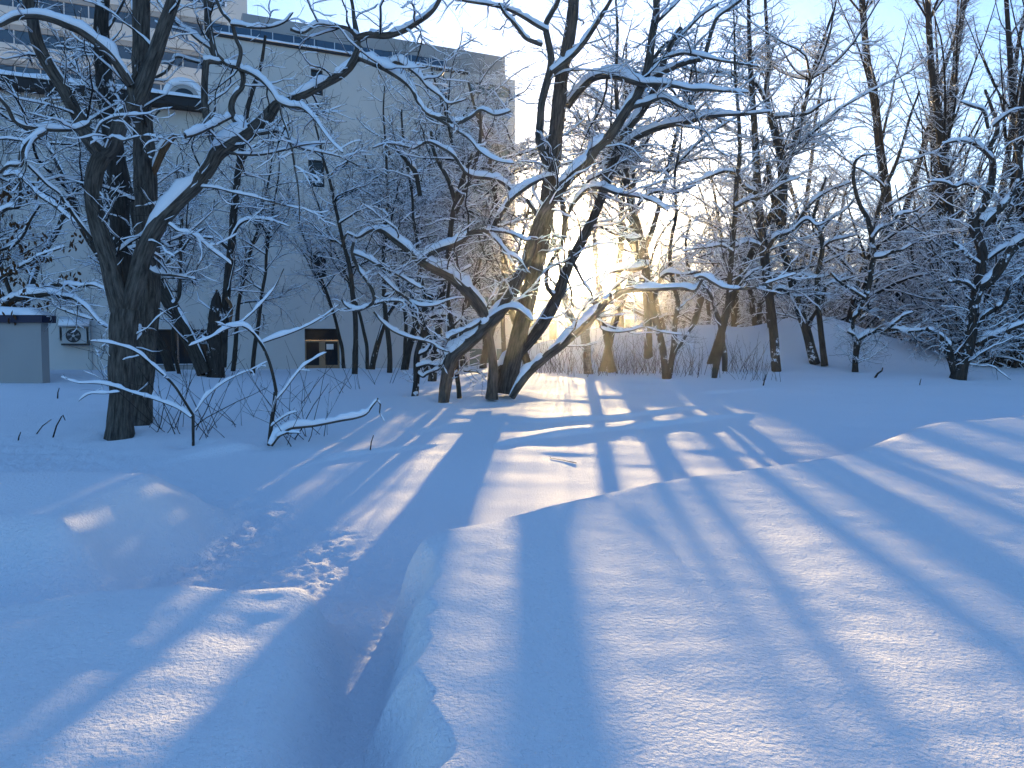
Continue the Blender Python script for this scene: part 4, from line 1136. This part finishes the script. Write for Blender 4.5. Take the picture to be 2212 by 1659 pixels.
cl = [(60, 1220), (110, 1290), (30, 1370), (150, 1250), (70, 1180), (10, 1260), (230, 1190), (90, 1560), (200, 1650), (130, 1580), (40, 1640), (240, 1640), (170, 1690), (290, 1660), (60, 1730), (470, 1600), (430, 1800), (490, 1790), (280, 1880), (20, 1890), (60, 1960), (120, 1940), (80, 2050), (120, 2110), (95, 2170), (10, 1590), (300, 1970), (260, 1955), (140, 1460), (510, 1540), (250, 1540), (20, 1740), (110, 1820), (170, 1880)]
for gx, gy in cl:
    c = at(gx / 3, gy / 3, d - 0.6 + rg.uniform(-0.7, 0.5))
    for _ in range(rg.integers(5, 11)):
        o = c + rg.normal(0, 0.085, 3)
        ax = norm(np.array([rg.normal(0, 0.45), rg.normal(0, 0.45), -1]))
        sd_ = norm(np.cross(ax, rg.normal(size=3))); nn = np.cross(ax, sd_)
        Lf, Wf = rg.uniform(0.10, 0.17), rg.uniform(0.022, 0.04)
        b = len(vv)
        vv += [o, o + ax * Lf * .35 + sd_ * Wf + nn * .012, o + ax * Lf * .35 - nn * .01, o + ax * Lf * .35 - sd_ * Wf + nn * .012, o + ax * Lf * .75 + sd_ * Wf * .8 + nn * .025, o + ax * Lf * .75, o + ax * Lf * .75 - sd_ * Wf * .8 + nn * .025, o + ax * Lf + nn * .02]
        ff += [(b, b + 1, b + 2), (b, b + 2, b + 3), (b + 1, b + 4, b + 5), (b + 1, b + 5, b + 2), (b + 2, b + 5, b + 6), (b + 2, b + 6, b + 3), (b + 4, b + 7, b + 5), (b + 5, b + 7, b + 6)]
link('leaves', mesh_np('leaves', np.array(vv) - np.array(lroot.location), [np.array(ff)]), M['leaf'], lroot, 'stuff')

# saplings and the fallen branch in front
d = base_depth(417, 962)
make_tree('sapling', 'bare forked sapling standing alone in front of the twin left trunks', [
    T(C4, '1252,1420,18 1252,1330,19 1252,1210,21', d),
    T(C4, '1252,1210,17 1190,1110,17 1130,1020,17 1050,940,16 970,870,16 900,810,14 830,775,12 740,750,10 650,735,8 580,728,5', d, d - 0.4),
    T(C4, '1240,1225,14 1160,1170,13 1080,1135,12 980,1100,12 860,1065,11 760,1030,9 640,1005,8 500,1000,6 390,960,3', d, d + 0.3),
    T(C4, '1265,1190,9 1330,1100,9 1420,1020,8 1520,960,7 1640,910,6 1740,860,4', d, d + 0.5),
    T(C4, '775,1060,6 680,1070,7 590,1070,7 540,1095,6 510,1120,3', d, d + 0.2),
], 61, bark='bark_dark', dens1=1.2, dens2=3, dens3=3, len1=(0.2, 0.7), len2=(0.1, 0.3), k=10, flare=0.05, first=0.3, rough=0.03, wob=0.15)
d = base_depth(584, 962)
make_tree('sapling', 'bare sapling with an arching snowy crown beside the fallen branch', [
    T(C4, '1742,1420,26 1750,1340,26 1765,1220,27 1780,1120,28 1785,1060,27', d),
    T(C4, '1790,1060,22 1775,980,20 1750,880,19 1720,800,18 1690,745,18 1640,680,16 1590,640,15 1540,630,13 1460,655,12 1380,700,10 1300,735,8 1220,762,5', d, d - 0.6),
    T(C4, '1690,745,12 1760,720,12 1850,690,12 1950,650,11 2050,600,9 2140,540,7 2200,490,4', d, d + 0.2),
    T(C4, '1790,1110,12 1850,1040,12 1900,970,11 1960,900,10 2030,850,8 2120,800,4', d, d + 0.3),
    T(C4, '1540,630,11 1620,560,10 1700,480,9 1780,380,8 1840,260,6', d - 0.2, d + 0.2),
    T(C4, '1750,1290,7 1800,1250,8 1860,1210,7 1930,1185,4', d, d - 0.2),
], 62, bark='bark_dark', dens1=1.6, dens2=3, dens3=3, len1=(0.2, 0.9), len2=(0.1, 0.35), k=10, flare=0.05, first=0.3, rough=0.03, wob=0.15)
make_tree('fallen_branch', 'fallen crooked branch lying on the snow with a crust of snow on top', [
    T(C4, '1755,1405,30 1800,1345,31 1870,1295,30 1950,1283,27 2030,1275,24 2120,1258,24 2212,1240,23 2300,1225,22 2370,1200,20 2410,1150,16 2450,1100,12', d - 0.1, d + 0.6),
    T(C4, '2440,1110,10 2465,1140,10 2460,1190,8 2480,1230,6 2492,1252,3', d + 0.6, d + 0.5),
    T(C4, '1800,1350,15 1860,1325,14 1950,1325,6', d - 0.1, d - 0.3),
], 63, cat='branch', bark='bark', dens1=0.0, k=12, flare=0.0)
# ------------------------------------------------------------------ grown trees of the background
def proto(name, label, kind, H, seed, bark='bark_dark', group=None, dens1=4.0, dens2=4.0, dens3=4.0, snow=1.0, twig='twig', cb=0.15):
    rng = np.random.default_rng(seed)
    limbs = []
    def stem(p, d, Ln, r, n, wob, lift, tip=0.25):
        P = [np.array(p, float)]; d = np.array(d, float); d /= np.linalg.norm(d)
        for _ in range(n - 1):
            d = d + wob * rng.normal(size=3); d[2] += lift; d /= np.linalg.norm(d)
            P.append(P[-1] + d * Ln / (n - 1))
        return np.array(P), r * np.linspace(1, tip, n)
    if kind == 'poplar':
        n0 = rng.integers(1, 3)
        for i in range(n0):
            t = stem((0.5 * i, 0.3 * i, -0.3), (rng.normal(0, .06), rng.normal(0, .06), 1), H * (1 - .15 * i), H * 0.0105, 14, 0.05, 0.06, 0.15)
            limbs.append(t)
            for j in range(10):
                q = rng.uniform(0.15, 0.8); k = int(q * 13)
                a = rng.uniform(0, 6.28)
                limbs.append(stem(t[0][k], (0.62 * math.cos(a), 0.62 * math.sin(a), 1), H * (0.42 - .28 * q), t[1][k] * 0.36, 9, 0.09, 0.04, 0.2))
        ang, flat, lift, l1, l2 = (28, 60), 1.0, 0.05, (0.8, 2.2), (0.3, 0.9)
    elif kind == 'slim':
        t = stem((0, 0, -0.3), (rng.normal(0, .15), rng.normal(0, .1), 1), H, H * 0.010, 14, 0.08, 0.05, 0.2)
        limbs.append(t)
        for j in range(9):
            q = rng.uniform(cb + 0.03, 0.9); k = int(q * 13); a = rng.uniform(0, 6.28)
            limbs.append(stem(t[0][k], (math.cos(a), math.sin(a), 0.6), H * (0.4 - .25 * q), t[1][k] * 0.6, 9, 0.16, 0.03, 0.25))
        ang, flat, lift, l1, l2 = (35, 70), 0.6, 0.03, (0.6, 1.9), (0.3, 0.9)
    elif kind == 'thicket':
        for i in range(rng.integers(3, 6)):
            a = rng.uniform(0, 6.28)
            t = stem((0.3 * math.cos(a), 0.3 * math.sin(a), -0.3), (0.45 * math.cos(a), 0.45 * math.sin(a), 1), H * rng.uniform(.7, 1), H * 0.010, 10, 0.14, 0.0, 0.25)
            limbs.append(t)
            for j in range(5):
                k = rng.integers(1, 8); a = rng.uniform(0, 6.28)
                limbs.append(stem(t[0][k], (math.cos(a), math.sin(a), 0.35), H * 0.38, t[1][k] * 0.55, 8, 0.2, -0.01, 0.25))
        ang, flat, lift, l1, l2 = (30, 75), 0.5, 0.0, (0.6, 1.9), (0.3, 0.9)
    else:
        t = stem((0, 0, -0.3), (rng.normal(0, .2), rng.normal(0, .15), 1), H * 0.9, H * (0.011 if cb > 0.3 else 0.013), 12, 0.10, 0.02, 0.25)
        limbs.append(t)
        for j in range(10):
            q = rng.uniform(cb, 0.95); k = int(q * 11); a = rng.uniform(0, 6.28)
            limbs.append(stem(t[0][k], (math.cos(a), math.sin(a), 0.5), H * (0.5 - .22 * q), t[1][k] * 0.6, 9, 0.18, 0.0, 0.25))
        ang, flat, lift, l1, l2 = (35, 75), 0.45, 0.01, (0.7, 2.2), (0.3, 1.0)
    root = thing(name, label, 'tree', (0, 0, 0), group)
    rs = [resample(P, R, 20) for P, R in limbs]
    LP = np.array([a for a, _ in rs]); LR = np.array([b for _, b in rs])
    nt_ = sum(1 for P, R in limbs if P[0][2] < -0.2)
    main = [i for i, (P, R) in enumerate(limbs) if P[0][2] < -0.2]
    rest = [i for i in range(len(limbs)) if i not in main]
    for i in main:
        me, _, _ = limb_mesh(*limbs[i], 10, 0.06, seed + i, 0.08)
        o = link('trunk', me, M[bark], root)
    V, Fq = snow_sweep(LP, LR, 6, snow, 0.10, 0.06, seed)
    link('snow', smooth(mesh_np('snow', V, [Fq])), M['bsnow'], o, 'stuff')
    V, Fq = sweep(LP[rest], LR[rest], 7)
    lo = link('limbs', smooth(mesh_np('limbs', V, [Fq])), M[twig], root, 'stuff')
    if cb > 0.2:
        keep = [j for j in range(len(LP)) if j not in main]
        tp = [(LP[j][int(20 * cb):], LR[j][int(20 * cb):]) for j in main]
        tp = [resample(a, b, 20) for a, b in tp]
        LP = np.concatenate([LP[keep], np.array([a for a, _ in tp])]); LR = np.concatenate([LR[keep], np.array([b for _, b in tp])])
    P1, R1 = grow(LP, LR, rng, dens1, 0.12, 1.0, *l1, 7, ang, flat, 0.22, lift, 0.55, 0.011, 0.005)
    P2, R2 = grow(P1, R1, rng, dens2, 0.1, 1.0, *l2, 5, ang, flat, 0.25, lift, 0.6, 0.010, 0.004)
    P3, R3 = grow(P2, R2, rng, dens3, 0.15, 1.0, 0.2, 0.6, 3, ang, 0.9, 0.25, 0.02, 0.7, 0.008, 0.003, 0.6)
    V, Fq = join([sweep(P1, R1, 4), sweep(P2, R2, 3), sweep(P3, R3, 3)])
    bo = link('branches', mesh_np('branches', V, [Fq]), M[twig], root, 'stuff')
    if snow > 0:
        V, Fq = join([snow_sweep(P1, R1, 5, snow, 0.08, 0.1, seed), snow_sweep(P2, R2, 5, snow, 0.06, 0.35, seed + 1)])
        link('snow', smooth(mesh_np('snow', V, [Fq])), M['bsnow'], bo, 'stuff')
    return root

USED = set()
def place(root, loc, rz, sc=1.0, label=None, group=None):
    if root.name in USED:
        r = root.copy(); COL.objects.link(r)
        for ch in list(root.children):
            c = ch.copy(); COL.objects.link(c); c.parent = r
            for g in ch.children:
                h = g.copy(); COL.objects.link(h); h.parent = c
    else:
        r = root; USED.add(root.name)
    r.location = loc; r.rotation_euler = (0, 0, rz); r.scale = (sc, sc, sc)
    if label: r['label'] = label
    if group: r['group'] = group
    return r

ORD = 'first second third fourth fifth sixth seventh eighth ninth tenth eleventh twelfth thirteenth fourteenth fifteenth sixteenth seventeenth eighteenth'.split()
def plant(protos, spots, label, group, s0=0.85, s1=1.15, rng=np.random.default_rng(17)):
    rank = sorted(range(len(spots)), key=lambda i: spots[i][0] / spots[i][1])
    for i, (x, y) in enumerate(spots):
        lb_ = label + ', %s from the left of its group' % ORD[rank.index(i)] if len(spots) <= 18 else label
        place(protos[i % len(protos)], (x, y, gz(x, y) - 0.02), rng.uniform(0, 6.28), rng.uniform(s0, s1), lb_, group)

rb = np.random.default_rng(23)
def spot(u, y):
    return ((u - CU) / F * y, y)
# slim twiggy trees in front of the plain wall
lab = "slim snowy tree before the tall wall"
pr = [proto('slim_tree', lab, 'slim', h, 100 + i, dens1=6.5, dens2=5.0, dens3=5.0, snow=0.75, cb=0.34) for i, h in enumerate((8.5, 9.5, 7.5))]
plant(pr, [spot(u, y) for u, y in ((545, 24), (765, 23), (795, 26), (840, 24), (880, 27), (745, 29), (960, 27), (925, 24), (1010, 29), (1050, 31), (1085, 28), (1000, 33.5), (1060, 34.5))], lab, 'slim trees before the tall wall')
lab = "slim bare tree before the building's left part"
pr2 = [pr[0], pr[2]]
plant(pr2, [spot(u, y) for u, y in ((20, 20), (70, 22), (300, 24), (390, 23), (500, 25), (-40, 24))], lab, 'slim trees before the left of the building', 0.7, 1.1)
# spreading snowy trees behind the centre and right of the sun
lab = "spreading snowy tree behind the right row"
ps = [proto('spreading_tree', lab, 'spread', h, 200 + i, 'bark_fleck', dens1=5.0, dens2=4.5, dens3=4.0) for i, h in enumerate((10, 12, 9, 11))]
plant(ps, [spot(u, y) for u, y in ((1135, 44), (1440, 36), (1490, 31), (1525, 40), (1580, 33), (1620, 42), (1665, 29), (1715, 36), (1770, 42), (1820, 31), (1870, 38), (1470, 54), (1600, 52))], lab, 'spreading trees behind the right hand row')
lab = 'high crowned snowy tree behind the birch'
ph = [proto('high_crowned_tree', lab, 'spread', h, 250 + i, 'bark_dark', dens1=5.5, dens2=5.0, dens3=4.5, cb=0.5) for i, h in enumerate((14, 15.5))]
plant(ph, [spot(u, y) for u, y in ((1150, 30), (1165, 38), (1295, 27), (1340, 34), (1400, 29), (1450, 40), (1530, 27), (1600, 37), (1680, 41))], lab, 'high crowned trees behind the birch')
lab = 'tall thin snowy tree right before the building'
pf = [proto('tall_thin_tree', lab, 'spread', h, 270 + i, 'bark_dark', dens1=5.5, dens2=5.0, dens3=5.0, cb=0.55, snow=0.8) for i, h in enumerate((14.5, 13))]
plant(pf, [spot(u, y) for u, y in ((40, 25), (290, 27), (375, 29), (800, 32), (870, 29), (955, 33), (1040, 31))], lab, 'tall thin trees before the building')
# tall upright trees at the right
lab = "tall fan twigged tree on the right"
pp = [proto('poplar_tree', lab, 'poplar', h, 300 + i, 'bark_black', twig='twig_black', dens1=4.2, dens2=4.5, dens3=4.0, snow=0.6) for i, h in enumerate((25, 22, 27))]
plant(pp, [spot(u, y) for u, y in ((1935, 35), (1862, 41), (2015, 39), (2078, 33), (2125, 37), (2190, 34), (2260, 36), (1795, 48), (2050, 50), (1730, 55))], lab, 'tall upright trees in the right hand wood', 0.9, 1.1)
# tangled undergrowth trees of the wood
lab = 'low tangled snowy tree in the dark thicket at the foot of the right hand wood'
pt = [proto('thicket_tree', lab, 'thicket', h, 400 + i, 'bark_dark', dens1=5.0, dens2=4.5, dens3=4.0, snow=0.8) for i, h in enumerate((6.5, 8, 7, 5.5))]
spots = []
for i in range(75):
    y = rb.uniform(33, 62); u = rb.uniform(1560, 2330)
    if u < 1750 and y < 40: continue
    spots.append(spot(u, y))
for i in range(12):
    spots.append(spot(rb.uniform(2090, 2300), rb.uniform(25, 32)))
plant(pt, spots, lab, 'thicket trees of the right hand wood', 0.8, 1.25)
lab = 'snowy tree on the wooded slope rising far behind on the right'
spots = []
for i in range(110):
    y = 62 + 80 * rb.random() ** 1.4; u = rb.uniform(1400, 2350)
    spots.append(spot(u, y))
plant(pt + ps, spots, lab, 'trees of the far wooded slope', 1.0, 1.5)

# ------------------------------------------------------------------ brush, stems and sticks
def stems(name, label, n, rad, h0, h1, seed, lean=0.35, group=None, m='twig_warm', cat='shrub', side=3):
    rng = np.random.default_rng(seed)
    root = thing(name, label, cat, (0, 0, 0), group)
    Ps, Rs = [], []
    for _ in range(n):
        a = rng.uniform(0, 6.28); r = rad * rng.random() ** .5
        p = np.array([r * math.cos(a), r * math.sin(a), -0.15]); d = np.array([rng.normal(0, lean), rng.normal(0, lean), 1]); h = rng.uniform(h0, h1)
        P = [p]
        for _ in range(6):
            d = d + rng.normal(0, 0.08, 3); d /= np.linalg.norm(d); P.append(P[-1] + d * h / 6)
        Ps.append(P); Rs.append(rng.uniform(0.004, 0.009) * np.linspace(1, .4, 7))
    P, R = np.array(Ps), np.array(Rs)
    P2, R2 = grow(P, R, rng, side, 0.35, 1.0, 0.15, 0.5, 4, (20, 45), 1.0, 0.12, 0.04, 0.7, 0.01, 0.003)
    V, Fq = sweep(P, R, 5)
    link('stem', smooth(mesh_np('stem', V, [Fq])), M[m], root, 'stuff')
    if len(P2):
        V, Fq = sweep(P2, R2, 3)
        link('twigs', mesh_np('twigs', V, [Fq]), M[m], root, 'stuff')
    return root
lab = "brown stem clump before the heaps"
br = [stems('brush_clump', lab, 22, 0.7, 0.6, 1.5, 500 + i) for i in range(3)]
plant(br, [ground_uv(u, v)[:2] for u, v in ((1135, 806), (1165, 804), (1200, 806), (1235, 805), (1262, 808), (1300, 806), (1330, 806), (1362, 807), (1390, 808), (1415, 806), (1465, 808), (1500, 812), (1580, 805), (1610, 800), (1640, 822), (1350, 800), (1185, 801), (1400, 802))], lab, 'brush clumps before the snow heaps', 0.8, 1.1)
lab = "bare shrub shoots right of the twin trunks"
br = [stems('bare_shrub', lab, 5, 0.35, 0.8, 1.9, 520 + i, 0.5, m='twig', side=2) for i in range(3)]
plant(br, [ground_uv(u, v)[:2] for u, v in ((335, 925), (362, 930), (395, 925), (430, 935), (468, 945), (505, 920), (610, 950), (650, 945), (690, 940), (560, 900), (720, 850), (770, 840), (820, 830), (640, 870))], lab, 'bare shrubs right of the twin left trunks', 0.7, 1.1)
def stick(us, r, label):
    (u0, v0) = us[0]
    g = ground_uv(u0, v0)
    P = np.array([at(u, v, g[1] + 0.02 * i) for i, (u, v) in enumerate(us)])
    P[0][2] -= 0.05
    root = thing('stick', label, 'stick', tuple(g))
    R = r * np.linspace(1, 0.5, len(P))
    V, Fq = sweep((P - g)[None], R[None], 6)
    link('stem', smooth(mesh_np('stem', V, [Fq])), M['twig'], root)
stick([(38, 952), (41, 943), (45, 933)], 0.011, 'short dark stick poking from the snow near the left edge')
stick([(112, 945), (122, 920), (133, 900), (136, 897), (141, 908)], 0.012, 'hooked dark stick in the snow left of the twin trunks')
stick([(73, 938), (92, 920), (111, 906)], 0.010, 'slanting dark stick in the snow left of the hooked one')
stick([(124, 861), (125, 848), (128, 838)], 0.014, 'short stick standing before the porch wall')
stick([(799, 972), (802, 955), (807, 940)], 0.010, 'thin curved stick alone on the slope below the fallen branch')
stick([(1648, 833), (1652, 818), (1655, 808)], 0.02, 'stub of a broken stem on the right slope')
stick([(1888, 816), (1896, 807), (1905, 801), (1907, 794)], 0.035, 'short broken branch stub standing in the snow on the right bank')
stick([(1986, 832), (1988, 824), (1990, 818)], 0.016, 'tiny dark stick in the snow left of the twisted right tree')
g = ground_uv(1245, 1001)
P = np.array([ground_uv(u, v) + (0, 0, 0.006) for u, v in ((1245, 1001), (1230, 998), (1210, 994), (1190, 991), (1188, 987))])
tw_ = thing('dry_twig', 'small dry twig lying on the open snow in the middle', 'twig', tuple(g))
V, Fq = sweep((P - g)[None], 0.0045 * np.linspace(1, .5, 5)[None], 6)
link('stem', smooth(mesh_np('stem', V, [Fq])), M['twig_warm'], tw_)
# wood behind the photographer (seen only as reflections in the panes)
parts = []
src = [c.data for c in pt[0].children if c.name.startswith('branches')] + [c.data for c in pt[1].children if c.name.startswith('branches')]
arr = []
for me in src:
    v = np.zeros(len(me.vertices) * 3, dtype=np.float32); me.vertices.foreach_get('co', v)
    fq = np.zeros(len(me.loops), dtype=np.int32); me.loops.foreach_get('vertex_index', fq)
    arr.append((v.reshape(-1, 3), fq.reshape(-1, 4)))
for i in range(13):
    x = -60 + i * 10 + rb.uniform(-3, 3); y = -26 - rb.uniform(0, 8); a = rb.uniform(0, 6.28); sc = rb.uniform(1.3, 1.9)
    v, fq = arr[i % len(arr)]
    R_ = np.array([[math.cos(a), -math.sin(a), 0], [math.sin(a), math.cos(a), 0], [0, 0, 1]])
    parts.append((v @ R_.T * sc + np.array([x, y, 0.1]), fq))
V, Fq = join(parts)
wb = link('far_wood', mesh_np('far_wood', V, [Fq]), M['twig'], None, 'stuff')
wb['label'] = 'bare wood standing behind the viewpoint'
# ------------------------------------------------------------------ cold hazy air
hm = bpy.data.materials.new('ice_haze')
hm.use_nodes = True
t_ = hm.node_tree; t_.nodes.clear()
o_ = t_.nodes.new('ShaderNodeOutputMaterial')
v_ = t_.nodes.new('ShaderNodeVolumePrincipled')
v_.inputs['Color'].default_value = (0.95, 0.96, 1.0, 1)
v_.inputs['Density'].default_value = 0.0005
v_.inputs['Anisotropy'].default_value = 0.93
t_.links.new(v_.outputs[0], o_.inputs['Volume'])
hz_ = link('haze', boxes('haze', [(-965, 965, -35, 325, -6.0, 36.0)]), hm, None, 'stuff')
hz_['label'] = 'thin cold haze in the air'
